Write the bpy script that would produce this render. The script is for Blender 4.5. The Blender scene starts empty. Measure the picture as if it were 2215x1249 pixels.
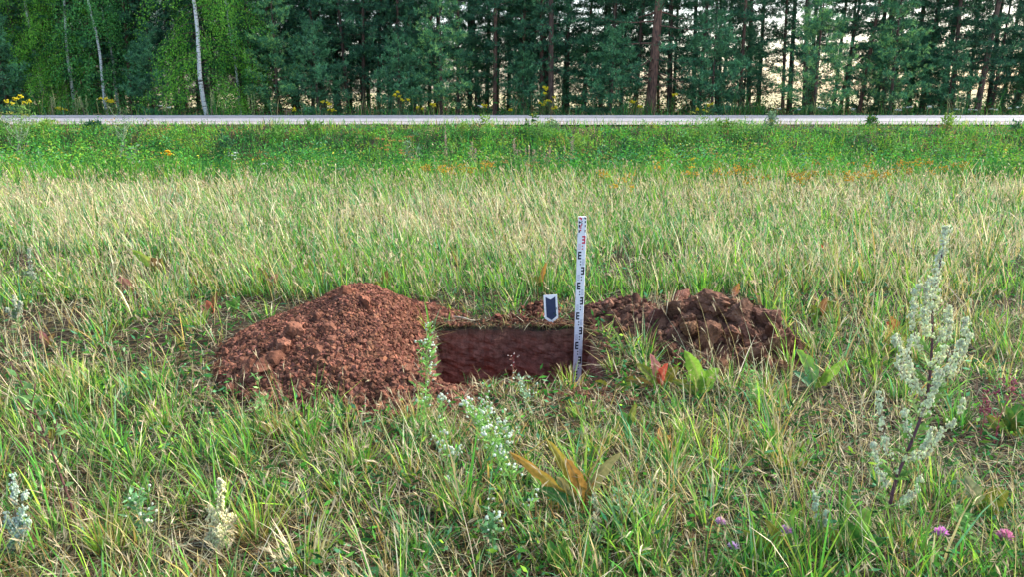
import bpy, math, random
import numpy as np
from mathutils import Vector, noise as mnoise

# ------------------------------------------------------------------ camera, sky, sun, exposure
random.seed(11)
R = np.random.default_rng(11)
SC = bpy.context.scene
COL = SC.collection
CAMH, PITCH, FPX, PW, PH = 1.5, 14.4, 1650.0, 2215.0, 1249.0
cam_d = bpy.data.cameras.new('camera')
cam_d.sensor_width = 36.0
cam_d.lens = FPX / PW * 36.0
cam_d.clip_start = 0.05
cam_d.clip_end = 6000
cam = bpy.data.objects.new('camera', cam_d)
COL.objects.link(cam)
cam.location = (0, 0, CAMH)
cam.rotation_euler = (math.radians(90 - PITCH), 0, 0)
SC.camera = cam

SUN_EL, SUN_AZ = 40.0, 62.0           # azimuth clockwise from +Y
world = bpy.data.worlds.new('World')
SC.world = world
world.use_nodes = True
wn = world.node_tree
wn.nodes.clear()
w_out = wn.nodes.new('ShaderNodeOutputWorld')
w_bg = wn.nodes.new('ShaderNodeBackground')
w_sky = wn.nodes.new('ShaderNodeTexSky')
w_sky.sky_type = 'NISHITA'
w_sky.sun_disc = False
w_sky.sun_elevation = math.radians(SUN_EL)
w_sky.sun_rotation = math.radians(SUN_AZ)
w_sky.air_density = 1.0
w_sky.dust_density = 2.5
w_sky.ozone_density = 1.0
w_bg.inputs['Strength'].default_value = 0.15
wn.links.new(w_sky.outputs[0], w_bg.inputs[0])
wn.links.new(w_bg.outputs[0], w_out.inputs[0])

sun_d = bpy.data.lights.new('sun', 'SUN')
sun_d.energy = 2.2
sun_d.angle = math.radians(14)
sun_d.color = (1.0, 0.95, 0.88)
sun = bpy.data.objects.new('sun', sun_d)
COL.objects.link(sun)
_az, _el = math.radians(SUN_AZ), math.radians(SUN_EL)
sdir = Vector((math.sin(_az) * math.cos(_el), math.cos(_az) * math.cos(_el), math.sin(_el)))
sun.rotation_euler = sdir.to_track_quat('Z', 'Y').to_euler()
sun.location = (4, -6, 9)

SC.view_settings.view_transform = 'Standard'
SC.view_settings.look = 'None'
SC.view_settings.gamma = 1.0
SC.view_settings.exposure = 1.68
SC.cycles.max_bounces = 5
SC.cycles.diffuse_bounces = 3
SC.cycles.transmission_bounces = 3
SC.cycles.glossy_bounces = 2

# ------------------------------------------------------------------ small helpers
def clamp(v, a, b):
    return np.minimum(np.maximum(v, a), b)

def smooth(a, b, v):
    t = clamp((v - a) / (b - a), 0.0, 1.0)
    return t * t * (3 - 2 * t)

def _h(ix, iy, s):
    n = (ix.astype(np.int64) * 374761393 + iy.astype(np.int64) * 668265263 + s * 1274126177) & 0xffffffff
    n = ((n ^ (n >> 13)) * 1274126177) & 0xffffffff
    n = (n ^ (n >> 16)) & 0xffffff
    return n / float(0xffffff)

def vnoise(x, y, s=0):
    x = np.asarray(x, float); y = np.asarray(y, float)
    ix = np.floor(x); iy = np.floor(y)
    fx = x - ix; fy = y - iy
    fx = fx * fx * (3 - 2 * fx); fy = fy * fy * (3 - 2 * fy)
    a = _h(ix, iy, s); b = _h(ix + 1, iy, s); c = _h(ix, iy + 1, s); d = _h(ix + 1, iy + 1, s)
    return (a * (1 - fx) + b * fx) * (1 - fy) + (c * (1 - fx) + d * fx) * fy

def fbm(x, y, s=0, o=4):
    v = 0; a = 0.5; t = 0
    for k in range(o):
        v = v + a * vnoise(np.asarray(x) * 2 ** k + 17.3 * k, np.asarray(y) * 2 ** k + 9.1 * k, s + k)
        t += a; a *= 0.5
    return v / t

def cells(x, y, s=0):
    """distance to nearest jittered lattice point (a lumpy look)"""
    x = np.asarray(x, float); y = np.asarray(y, float)
    ix = np.floor(x); iy = np.floor(y)
    best = np.full(x.shape, 9.0)
    for dx in (-1, 0, 1):
        for dy in (-1, 0, 1):
            px = ix + dx + _h(ix + dx, iy + dy, s); py = iy + dy + _h(ix + dx, iy + dy, s + 5)
            best = np.minimum(best, (px - x) ** 2 + (py - y) ** 2)
    return np.sqrt(best)

PIT = (-0.50, 0.515, 3.76, 4.84)
PIT_D = 0.72
ROAD_Z = 0.73
ROAD = (20.4, 27.8)

def base_z(x, y):
    x = np.asarray(x, float); y = np.asarray(y, float)
    z = 0.05 * (fbm(x * 0.9, y * 0.9, 3, 3) - 0.5) + 0.025 * (fbm(x * 4, y * 4, 8, 2) - 0.5)
    # keep the rim of the pit level
    d = np.maximum(np.maximum(PIT[0] - x, x - PIT[1]), np.maximum(PIT[2] - y, y - PIT[3]))
    z = z * smooth(0.0, 0.35, d)
    z = z - 0.30 * smooth(13.4, 15.6, y) + 0.98 * smooth(15.9, 20.1, y) + (ROAD_Z - 0.68) * smooth(19.5, 20.2, y)
    z = np.where(y > 20.2, ROAD_Z - 0.012 + 0 * z, z)
    z = z - 0.35 * smooth(28.2, 31, y) + 0.06 * smooth(28.5, 30, y) * (fbm(x * .6, y * .6, 5, 3) - .5)
    return z

def sm(h, r):   # rounded cone
    return h * np.maximum(0, 1 - np.sqrt(r * r + 0.012) + 0.05)

def heap_left(x, y):
    def e(cx, cy, rx, ry, h, a=0):
        c, s = math.cos(a), math.sin(a)
        u = ((x - cx) * c + (y - cy) * s) / rx; v = (-(x - cx) * s + (y - cy) * c) / ry
        return sm(h, np.sqrt(u * u + v * v))
    hs = [e(-0.93, 4.42, 0.80, 0.95, 0.37), e(-1.12, 4.08, 0.50, 0.58, 0.20), e(-0.66, 3.98, 0.58, 0.62, 0.19),
          e(-0.38, 3.70, 0.36, 0.30, 0.08), e(-0.66, 4.92, 0.34, 0.30, 0.13), e(-1.32, 4.25, 0.32, 0.38, 0.10)]
    k = 18.0
    d = np.maximum(np.maximum(PIT[0] - .01 - x, ((x + .5) * -.26 + (y - 3.98) * -.3) / .397), y - 4.88)
    return np.log(sum(np.exp(k * h) - 1 for h in hs) + 1) / k * smooth(.0, .24, d)

def heap_right(x, y):
    def e(cx, cy, rx, ry, h):
        return sm(h, np.sqrt(((x - cx) / rx) ** 2 + ((y - cy) / ry) ** 2))
    hs = [e(1.17, 4.62, 0.50, 0.52, 0.24), e(1.42, 4.38, 0.36, 0.44, 0.20), e(0.85, 4.95, 0.40, 0.22, 0.17),
          e(1.15, 4.26, 0.42, 0.34, 0.10), e(0.66, 4.97, 0.30, 0.17, 0.11)]
    k = 20.0
    return np.log(sum(np.exp(k * h) - 1 for h in hs) + 1) / k * smooth(.44, .56, x + .6 * np.maximum(0, y - 4.7))

def heap_small(x, y):
    h = sm(0.08, np.sqrt(((x - 0.20) / 0.17) ** 2 + ((y - 5.12) / 0.17) ** 2))
    return np.maximum(h, sm(0.035, np.sqrt(((x + 0.02) / 0.2) ** 2 + ((y - 4.95) / 0.08) ** 2)))

def in_pit(x, y, m=0.0):
    return (x > PIT[0] - m) & (x < PIT[1] + m) & (y > PIT[2] - m) & (y < PIT[3] + m)

def free(x, y, hm=.02, pm=.0):
    h = np.maximum(heap_left(x, y), heap_right(x, y)); h = np.maximum(h, heap_small(x, y))
    return (h < hm) & ~in_pit(x, y, pm)

def gz(x, y):
    return float(base_z(np.array([x]), np.array([y]))[0])

def at(px, py, z=0.0):
    """ground point seen at a photograph pixel"""
    p = math.radians(PITCH)
    u = (px - PW / 2) / FPX; v = -(py - PH / 2) / FPX
    d = (u, math.cos(p) + v * math.sin(p), -math.sin(p) + v * math.cos(p))
    t = (z - CAMH) / d[2]
    return Vector((d[0] * t, d[1] * t, z))

def at_y(px, py, y):
    """point at forward distance y seen at a photograph pixel"""
    p = math.radians(PITCH)
    u = (px - PW / 2) / FPX; v = -(py - PH / 2) / FPX
    d = (u, math.cos(p) + v * math.sin(p), -math.sin(p) + v * math.cos(p))
    t = y / d[1]
    return Vector((d[0] * t, y, CAMH + d[2] * t))

# ------------------------------------------------------------------ mesh accumulator
class MB:
    def __init__(s):
        s.v = []; s.n = 0; s.q = []; s.t = []; s.c = []; s.qm = []; s.tm = []
    def add(s, v, q=None, t=None, c=(1, 1, 1), m=0):
        v = np.asarray(v, float).reshape(-1, 3)
        s.v.append(v)
        c = np.asarray(c, float)
        if c.ndim == 1:
            c = np.tile(c[:3], (len(v), 1))
        s.c.append(c)
        if q is not None and len(q):
            q = np.asarray(q, np.int64).reshape(-1, 4); s.q.append(q + s.n); s.qm.append(np.full(len(q), m))
        if t is not None and len(t):
            t = np.asarray(t, np.int64).reshape(-1, 3); s.t.append(t + s.n); s.tm.append(np.full(len(t), m))
        s.n += len(v)
    def build(s, name, mats, parent=None, smooth_=False):
        if not isinstance(mats, (list, tuple)):
            mats = [mats]
        me = bpy.data.meshes.new(name)
        v = np.concatenate(s.v) if s.v else np.zeros((0, 3))
        q = np.concatenate(s.q) if s.q else np.zeros((0, 4), np.int64)
        t = np.concatenate(s.t) if s.t else np.zeros((0, 3), np.int64)
        me.vertices.add(len(v)); me.vertices.foreach_set('co', v.astype(np.float32).ravel())
        li = np.concatenate([q.ravel(), t.ravel()]).astype(np.int32)
        me.loops.add(len(li)); me.loops.foreach_set('vertex_index', li)
        ls = np.concatenate([np.arange(len(q)) * 4, len(q) * 4 + np.arange(len(t)) * 3]).astype(np.int32)
        me.polygons.add(len(ls)); me.polygons.foreach_set('loop_start', ls)
        mi = np.concatenate(([np.concatenate(s.qm)] if s.qm else []) + ([np.concatenate(s.tm)] if s.tm else [])) if len(ls) else np.zeros(0)
        me.polygons.foreach_set('material_index', mi.astype(np.int32))
        me.polygons.foreach_set('use_smooth', np.full(len(ls), smooth_))
        me.update(calc_edges=True)
        ca = me.color_attributes.new('Col', 'FLOAT_COLOR', 'POINT')
        c = np.concatenate(s.c) if s.c else np.zeros((0, 3))
        ca.data.foreach_set('color', np.hstack([c, np.ones((len(c), 1))]).astype(np.float32).ravel())
        for m in mats:
            me.materials.append(m)
        o = bpy.data.objects.new(name, me)
        COL.objects.link(o)
        if parent is not None:
            o.parent = parent
        return o

def nrm(v):
    return v / np.maximum(np.linalg.norm(v, axis=-1, keepdims=True), 1e-9)

def blades(mb, P, L, W, az, lean, curl, C, face=None, seg=3, m=0, tipc=None, prof=1.0, heads=None):
    """P (N,3); az bend azimuth; lean start angle from vertical; curl extra angle at tip"""
    N = len(P)
    if N == 0:
        return
    L, W, az, lean, curl = [np.broadcast_to(np.asarray(a, float), (N,)) for a in (L, W, az, lean, curl)]
    if face is None:
        face = az + math.pi / 2 + R.normal(0, 0.7, N)
    side = np.stack([np.cos(face), np.sin(face), np.zeros(N)], 1)
    cur = np.array(P, float); rows = []
    ts = np.linspace(0, 1, seg + 1)
    for k in range(seg + 1):
        t = ts[k]
        if k > 0:
            th = lean + curl * ((ts[k - 1] + t) / 2) ** 1.3
            d = np.stack([np.sin(th) * np.cos(az), np.sin(th) * np.sin(az), np.cos(th)], 1)
            cur = cur + d * (L / seg)[:, None]
        if k < seg:
            w = (W * 0.5 * (1 - t ** (1.6 * prof)) ** 0.8 * (0.75 + 0.5 * min(1, t * 3)))[:, None]
            rows += [cur - side * w, cur + side * w]
        else:
            rows.append(cur.copy())
    V = np.stack(rows, 1)                       # N, 2seg+1, 3
    if heads is not None:
        hi = np.nonzero(R.random(N) < heads)[0]; e = cur[hi]; hd = nrm(e - (rows[-3][hi] + rows[-2][hi]) / 2)
        for q_ in range(3):
            leafq(mb, e - hd * (.012 + .012 * q_), hd + R.normal(0, .18, (len(hi), 3)), R.uniform(.025, .05, len(hi)), W[hi] * R.uniform(1.2, 2.2, len(hi)), np.array((.56, .46, .28)) * R.uniform(.6, 1.2, (len(hi), 1)))
    nv = 2 * seg + 1
    off = (np.arange(N) * nv)[:, None]
    q = [np.array([2 * k, 2 * k + 1, 2 * k + 3, 2 * k + 2]) for k in range(seg - 1)]
    Q = (off[:, None, :] + np.array(q)[None]).reshape(-1, 4) if q else None
    T = off + np.array([[2 * seg - 2, 2 * seg - 1, 2 * seg]])
    C = np.broadcast_to(np.asarray(C, float), (N, 3))
    CC = np.repeat(C[:, None, :], nv, 1)
    if tipc is not None:
        f = np.concatenate([np.repeat(ts[:-1], 2), [1.0]])[None, :, None] ** 1.5
        CC = CC * (1 - f) + np.broadcast_to(tipc, (N, 3))[:, None, :] * f
    mb.add(V.reshape(-1, 3), Q, T, CC.reshape(-1, 3), m)

def leafq(mb, P, D, L, W, C, m=0, side=None, mid=0.45):
    """one diamond-shaped leaf per point"""
    N = len(P)
    if N == 0:
        return
    D = nrm(np.asarray(D, float))
    L = np.broadcast_to(np.asarray(L, float), (N,))[:, None]; W = np.broadcast_to(np.asarray(W, float), (N,))[:, None]
    if side is None:
        side = nrm(np.cross(D, R.normal(0, 1, (N, 3))))
    P = np.asarray(P, float)
    V = np.stack([P, P + D * L * mid + side * W / 2, P + D * L, P + D * L * mid - side * W / 2], 1)
    Q = (np.arange(N) * 4)[:, None] + np.array([[0, 1, 2, 3]])
    C = np.broadcast_to(np.asarray(C, float), (N, 3))
    mb.add(V.reshape(-1, 3), Q, None, np.repeat(C[:, None], 4, 1).reshape(-1, 3), m)

def tube(mb, pts, rad, n=6, c=(1, 1, 1), m=0, cap=True):
    pts = [Vector(p) for p in pts]
    if not isinstance(rad, (list, tuple, np.ndarray)):
        rad = [rad] * len(pts)
    V = []; ref = None
    for i, p in enumerate(pts):
        d = (pts[min(i + 1, len(pts) - 1)] - pts[max(i - 1, 0)])
        d = d.normalized() if d.length > 1e-9 else Vector((0, 0, 1))
        if ref is None:
            ref = d.orthogonal().normalized()
        a = (ref - d * ref.dot(d))
        a = a.normalized() if a.length > 1e-6 else d.orthogonal().normalized()
        ref = a; b = d.cross(a)
        for k in range(n):
            th = 2 * math.pi * k / n
            V.append(p + (a * math.cos(th) + b * math.sin(th)) * rad[i])
    Q = [(i * n + k, i * n + (k + 1) % n, (i + 1) * n + (k + 1) % n, (i + 1) * n + k) for i in range(len(pts) - 1) for k in range(n)]
    T = []
    if cap:
        V.append(pts[-1] + (pts[-1] - pts[-2]).normalized() * rad[-1] * .5)
        e = len(V) - 1; b0 = (len(pts) - 1) * n
        T = [(b0 + k, b0 + (k + 1) % n, e) for k in range(n)]
    mb.add([tuple(v) for v in V], Q, T, c, m)

def box(mb, x0, x1, y0, y1, z0, z1, c=(1, 1, 1), m=0):
    V = [(x, y, z) for z in (z0, z1) for y in (y0, y1) for x in (x0, x1)]
    mb.add(V, [(0, 2, 3, 1), (4, 5, 7, 6), (0, 1, 5, 4), (2, 6, 7, 3), (0, 4, 6, 2), (1, 3, 7, 5)], None, c, m)

def icos(sub):
    import bmesh
    bm = bmesh.new(); bmesh.ops.create_icosphere(bm, subdivisions=sub, radius=1.0)
    v = np.array([x.co[:] for x in bm.verts]); f = np.array([[q.index for q in p.verts] for p in bm.faces])
    bm.free(); return v, f
ICO1, ICO2, ICO3, ICO4 = icos(1), icos(2), icos(3), icos(4)

def tag(o, label=None, cat=None, group=None, kind=None):
    if label: o['label'] = label
    if cat: o['category'] = cat
    if group: o['group'] = group
    if kind: o['kind'] = kind
    return o

def empty(name, loc, label, cat, group=None, rz=0):
    o = bpy.data.objects.new(name, None)
    COL.objects.link(o); o.location = loc; o.rotation_euler = (0, 0, rz); o.empty_display_size = .1
    return tag(o, label, cat, group)

def copy_tree(o, parent=None, kids=None):
    c = o.copy(); COL.objects.link(c); c.parent = parent
    for ch in KIDS.get(o.name, []):
        copy_tree(ch, c)
    return c
KIDS = {}
def reg(root, *ch):
    KIDS.setdefault(root.name, []).extend(ch)

# ------------------------------------------------------------------ materials
def mat(name):
    m = bpy.data.materials.new(name); m.use_nodes = True
    nt = m.node_tree; nt.nodes.clear()
    return m, nt, nt.nodes.new('ShaderNodeOutputMaterial')

def foliage_mat(name, trans=0.35, rough=0.6, spec=0.15, var=0.25, scale=40.0):
    m, nt, out = mat(name); N = nt.nodes.new; L = nt.links.new
    at_ = N('ShaderNodeAttribute'); at_.attribute_name = 'Col'
    no = N('ShaderNodeTexNoise'); no.inputs['Scale'].default_value = scale; no.inputs['Detail'].default_value = 3
    tc = N('ShaderNodeTexCoord'); L(tc.outputs['Object'], no.inputs['Vector'])
    mr = N('ShaderNodeMapRange'); L(no.outputs['Fac'], mr.inputs[0])
    mr.inputs[1].default_value = .3; mr.inputs[2].default_value = .7
    mr.inputs[3].default_value = 1 - var; mr.inputs[4].default_value = 1 + var
    mu = N('ShaderNodeVectorMath'); mu.operation = 'SCALE'; L(at_.outputs['Color'], mu.inputs[0]); L(mr.outputs[0], mu.inputs['Scale'])
    p = N('ShaderNodeBsdfPrincipled'); L(mu.outputs[0], p.inputs['Base Color'])
    p.inputs['Roughness'].default_value = rough; p.inputs['Specular IOR Level'].default_value = spec
    tr = N('ShaderNodeBsdfTranslucent'); L(mu.outputs[0], tr.inputs['Color'])
    mx = N('ShaderNodeMixShader'); mx.inputs[0].default_value = trans
    L(p.outputs[0], mx.inputs[1]); L(tr.outputs[0], mx.inputs[2]); L(mx.outputs[0], out.inputs[0])
    return m

def soil_mat(name, cols, scale=18.0, bump=0.5, rough=0.95, fine=160.0, attr=False):
    m, nt, out = mat(name); N = nt.nodes.new; L = nt.links.new
    tc = N('ShaderNodeTexCoord')
    n1 = N('ShaderNodeTexNoise'); n1.inputs['Scale'].default_value = scale; n1.inputs['Detail'].default_value = 8; n1.inputs['Roughness'].default_value = .65
    L(tc.outputs['Object'], n1.inputs['Vector'])
    r = N('ShaderNodeValToRGB'); r.color_ramp.elements.remove(r.color_ramp.elements[1])
    for i, (p_, c) in enumerate(cols):
        e = r.color_ramp.elements[0] if i == 0 else r.color_ramp.elements.new(p_)
        e.position = p_; e.color = (*c, 1)
    L(n1.outputs['Fac'], r.inputs[0])
    p = N('ShaderNodeBsdfPrincipled'); p.inputs['Roughness'].default_value = rough; p.inputs['Specular IOR Level'].default_value = .15
    if attr:
        a = N('ShaderNodeAttribute'); a.attribute_name = 'Col'
        mm = N('ShaderNodeVectorMath'); mm.operation = 'MULTIPLY'; L(r.outputs[0], mm.inputs[0]); L(a.outputs['Color'], mm.inputs[1])
        L(mm.outputs[0], p.inputs['Base Color'])
    else:
        L(r.outputs[0], p.inputs['Base Color'])
    n2 = N('ShaderNodeTexNoise'); n2.inputs['Scale'].default_value = fine; n2.inputs['Detail'].default_value = 5; n2.inputs['Roughness'].default_value = .7
    L(tc.outputs['Object'], n2.inputs['Vector'])
    b = N('ShaderNodeBump'); b.inputs['Strength'].default_value = bump; b.inputs['Distance'].default_value = .01
    L(n2.outputs['Fac'], b.inputs['Height']); L(b.outputs[0], p.inputs['Normal']); L(p.outputs[0], out.inputs[0])
    return m

def plain(name, col, rough=.5, metal=0.0, var=0.0, scale=30.0, spec=.4):
    m, nt, out = mat(name); N = nt.nodes.new; L = nt.links.new
    p = N('ShaderNodeBsdfPrincipled'); p.inputs['Roughness'].default_value = rough; p.inputs['Metallic'].default_value = metal
    p.inputs['Specular IOR Level'].default_value = spec
    tc = N('ShaderNodeTexCoord'); no = N('ShaderNodeTexNoise'); no.inputs['Scale'].default_value = scale; no.inputs['Detail'].default_value = 5
    L(tc.outputs['Object'], no.inputs['Vector'])
    mx = N('ShaderNodeMix'); mx.data_type = 'RGBA'
    mx.inputs[6].default_value = (*[c * (1 - var) for c in col], 1); mx.inputs[7].default_value = (*[min(1, c * (1 + var)) for c in col], 1)
    L(no.outputs['Fac'], mx.inputs[0]); L(mx.outputs[2], p.inputs['Base Color']); L(p.outputs[0], out.inputs[0])
    return m

M_GRASS = foliage_mat('grass_blade')
M_LEAF = foliage_mat('leaf', trans=.3, rough=.6, spec=.12, scale=60)
M_NEEDLE = foliage_mat('pine_needles', trans=.12, rough=.55, spec=.3, var=.3, scale=1.2)
M_BIRCHLEAF = foliage_mat('birch_leaves', trans=.4, var=.25, scale=1.5)
M_STEM = foliage_mat('plant_stem', trans=0.0, rough=.7, var=.3, scale=80)
M_PETAL = foliage_mat('petal', trans=.3, rough=.7, var=.15)
M_SOIL = soil_mat('spoil_soil', [(.25, (.052, .024, .016)), (.45, (.14, .058, .035)), (.6, (.22, .095, .057)), (.78, (.36, .185, .115))], attr=True)
M_CLOD = soil_mat('clod_soil', [(.25, (.04, .019, .012)), (.42, (.11, .052, .032)), (.58, (.21, .105, .065)), (.75, (.40, .235, .15))], scale=14, bump=.8, attr=True)
M_LITTER = soil_mat('topsoil', [(.3, (.02, .013, .01)), (.5, (.04, .027, .019)), (.65, (.075, .052, .034)), (.8, (.13, .1, .065))], scale=9, bump=1.0)

def pit_mat():
    m, nt, out = mat('pit_wall_soil'); N = nt.nodes.new; L = nt.links.new
    tc = N('ShaderNodeTexCoord'); sep = N('ShaderNodeSeparateXYZ'); L(tc.outputs['Object'], sep.inputs[0])
    no = N('ShaderNodeTexNoise'); no.inputs['Scale'].default_value = 7; no.inputs['Detail'].default_value = 7; no.inputs['Roughness'].default_value = .65
    L(tc.outputs['Object'], no.inputs['Vector'])
    a = N('ShaderNodeMath'); a.operation = 'MULTIPLY_ADD'; a.inputs[1].default_value = .22; a.inputs[2].default_value = -.11
    L(no.outputs['Fac'], a.inputs[0])
    b = N('ShaderNodeMath'); b.operation = 'ADD'; L(sep.outputs['Z'], b.inputs[0]); L(a.outputs[0], b.inputs[1])
    mr = N('ShaderNodeMapRange'); mr.inputs[1].default_value = 0.0; mr.inputs[2].default_value = -.5; L(b.outputs[0], mr.inputs[0])
    r = N('ShaderNodeValToRGB'); e = r.color_ramp.elements
    e[0].position = 0; e[0].color = (.10, .055, .04, 1); e[1].position = 1; e[1].color = (.18, .064, .044, 1)
    for p_, c in ((.10, (.12, .06, .042, 1)), (.22, (.19, .085, .06, 1)), (.42, (.15, .063, .045, 1)), (.6, (.17, .064, .045, 1))):
        k = e.new(p_); k.color = c
    L(mr.outputs[0], r.inputs[0])
    n2 = N('ShaderNodeTexNoise'); n2.inputs['Scale'].default_value = 26; n2.inputs['Detail'].default_value = 8; n2.inputs['Roughness'].default_value = .7
    L(tc.outputs['Object'], n2.inputs['Vector'])
    m2 = N('ShaderNodeMapRange'); m2.inputs[1].default_value = .3; m2.inputs[2].default_value = .7; m2.inputs[3].default_value = .5; m2.inputs[4].default_value = 1.9
    L(n2.outputs['Fac'], m2.inputs[0])
    s = N('ShaderNodeVectorMath'); s.operation = 'SCALE'; L(r.outputs[0], s.inputs[0]); L(m2.outputs[0], s.inputs['Scale'])
    p = N('ShaderNodeBsdfPrincipled'); p.inputs['Roughness'].default_value = .95; p.inputs['Specular IOR Level'].default_value = .15
    L(s.outputs[0], p.inputs['Base Color'])
    bp = N('ShaderNodeBump'); bp.inputs['Strength'].default_value = .8; bp.inputs['Distance'].default_value = .015
    L(n2.outputs['Fac'], bp.inputs['Height']); L(bp.outputs[0], p.inputs['Normal']); L(p.outputs[0], out.inputs[0])
    return m
M_PIT = pit_mat()

def asphalt_mat():
    m, nt, out = mat('asphalt'); N = nt.nodes.new; L = nt.links.new
    tc = N('ShaderNodeTexCoord')
    mp = N('ShaderNodeMapping'); mp.inputs['Scale'].default_value = (.12, 2.2, 1); L(tc.outputs['Object'], mp.inputs[0])
    n1 = N('ShaderNodeTexNoise'); n1.inputs['Scale'].default_value = 1.3; n1.inputs['Detail'].default_value = 6; L(mp.outputs[0], n1.inputs['Vector'])
    n2 = N('ShaderNodeTexNoise'); n2.inputs['Scale'].default_value = 90; n2.inputs['Detail'].default_value = 3; L(tc.outputs['Object'], n2.inputs['Vector'])
    r = N('ShaderNodeValToRGB'); r.color_ramp.elements[0].position = .3; r.color_ramp.elements[0].color = (.26, .255, .26, 1)
    r.color_ramp.elements[1].position = .7; r.color_ramp.elements[1].color = (.37, .36, .37, 1); L(n1.outputs['Fac'], r.inputs[0])
    mr = N('ShaderNodeMapRange'); mr.inputs[3].default_value = .8; mr.inputs[4].default_value = 1.2; L(n2.outputs['Fac'], mr.inputs[0])
    s = N('ShaderNodeVectorMath'); s.operation = 'SCALE'; L(r.outputs[0], s.inputs[0]); L(mr.outputs[0], s.inputs['Scale'])
    p = N('ShaderNodeBsdfPrincipled'); p.inputs['Roughness'].default_value = .8; L(s.outputs[0], p.inputs['Base Color'])
    b = N('ShaderNodeBump'); b.inputs['Strength'].default_value = .3; b.inputs['Distance'].default_value = .01
    L(n2.outputs['Fac'], b.inputs['Height']); L(b.outputs[0], p.inputs['Normal']); L(p.outputs[0], out.inputs[0])
    return m
M_ASPH = asphalt_mat()
M_GRAVEL = soil_mat('road_gravel', [(.3, (.24, .21, .21)), (.5, (.34, .30, .30)), (.7, (.44, .39, .39))], scale=30, bump=.8)
M_PAINT = plain('road_paint', (.72, .72, .74), .7, var=.12, scale=4)
M_FIELD = soil_mat('far_field', [(.3, (.30, .25, .12)), (.6, (.42, .36, .19)), (.8, (.48, .42, .24))], scale=.05, bump=0.0)

def bark_mat(name, lo, hi, sx=8, sz=1.5):
    m, nt, out = mat(name); N = nt.nodes.new; L = nt.links.new
    tc = N('ShaderNodeTexCoord'); mp = N('ShaderNodeMapping'); mp.inputs['Scale'].default_value = (sx, sx, sz); L(tc.outputs['Object'], mp.inputs[0])
    n1 = N('ShaderNodeTexNoise'); n1.inputs['Scale'].default_value = 3; n1.inputs['Detail'].default_value = 6; L(mp.outputs[0], n1.inputs['Vector'])
    r = N('ShaderNodeValToRGB'); r.color_ramp.elements[0].position = .38; r.color_ramp.elements[0].color = (*lo, 1)
    r.color_ramp.elements[1].position = .62; r.color_ramp.elements[1].color = (*hi, 1); L(n1.outputs['Fac'], r.inputs[0])
    p = N('ShaderNodeBsdfPrincipled'); p.inputs['Roughness'].default_value = .9; L(r.outputs[0], p.inputs['Base Color'])
    b = N('ShaderNodeBump'); b.inputs['Strength'].default_value = .8; b.inputs['Distance'].default_value = .03
    L(n1.outputs['Fac'], b.inputs['Height']); L(b.outputs[0], p.inputs['Normal']); L(p.outputs[0], out.inputs[0])
    return m
M_BARK = bark_mat('pine_bark', (.05, .032, .024), (.17, .10, .07))
M_BARKRED = bark_mat('pine_bark_red', (.07, .04, .03), (.26, .13, .085))
M_BIRCH = bark_mat('birch_bark', (.10, .09, .08), (.72, .70, .66), 1.2, 7)
_r = [n for n in M_BIRCH.node_tree.nodes if n.type == 'VALTORGB'][0]
_r.color_ramp.elements[0].position = .36; _r.color_ramp.elements[1].position = .44
M_ROD = plain('rod_enamel', (.82, .84, .88), .35, var=.12, scale=22)
M_RODSIDE = plain('rod_aluminium', (.55, .57, .6), .4, metal=.6, var=.1, scale=20)
M_INK = plain('black_print', (.012, .013, .03), .5, var=.2)
M_REDINK = plain('red_print', (.62, .03, .07), .5, var=.15)
M_GREYINK = plain('grey_print', (.42, .44, .52), .5, var=.2)
M_PINKINK = plain('pink_print', (.72, .42, .5), .5, var=.1)
M_BOARD = plain('white_board', (.78, .80, .80), .5, var=.08, scale=25)
M_NAVY = plain('navy_print', (.016, .028, .075), .55, var=.35, scale=30)

# ------------------------------------------------------------------ ground, pit, road
def rim_jit(x, y):
    """how far the pit's edge wanders"""
    n = 0.075 * (vnoise(np.asarray(x) * 6, np.asarray(y) * 6, 41) - .5) + .04 * (vnoise(np.asarray(x) * 21, np.asarray(y) * 21, 43) - .5)
    return n

def axis(segs):
    out = [segs[0][0]]
    for a, b, d in segs:
        n = max(1, int(round((b - a) / d)))
        out += list(np.linspace(a, b, n + 1)[1:])
    return np.array(out)

xs = axis([(-3000, -400, 650), (-400, -60, 68), (-60, -12, 4), (-12, -4, .4), (-4, PIT[0], .05), (PIT[0], PIT[1], .035), (PIT[1], 4, .05), (4, 12, .4), (12, 60, 4), (60, 400, 68), (400, 3000, 650)])
ys = axis([(-60, -4, 8), (-4, 1.2, .4), (1.2, PIT[2], .05), (PIT[2], PIT[3], .036), (PIT[3], 7.5, .05), (7.5, 31.5, .25), (31.5, 60, 2), (60, 400, 34), (400, 5000, 920)])
X, Y = np.meshgrid(xs, ys)
Z = base_z(X, Y)
cx, cy = (PIT[0] + PIT[1]) / 2, (PIT[2] + PIT[3]) / 2
onrim = (np.abs(X - PIT[0]) < 1e-6) | (np.abs(X - PIT[1]) < 1e-6)
onrim = (onrim & (Y >= PIT[2] - 1e-6) & (Y <= PIT[3] + 1e-6)) | (((np.abs(Y - PIT[2]) < 1e-6) | (np.abs(Y - PIT[3]) < 1e-6)) & (X >= PIT[0] - 1e-6) & (X <= PIT[1] + 1e-6))

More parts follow.
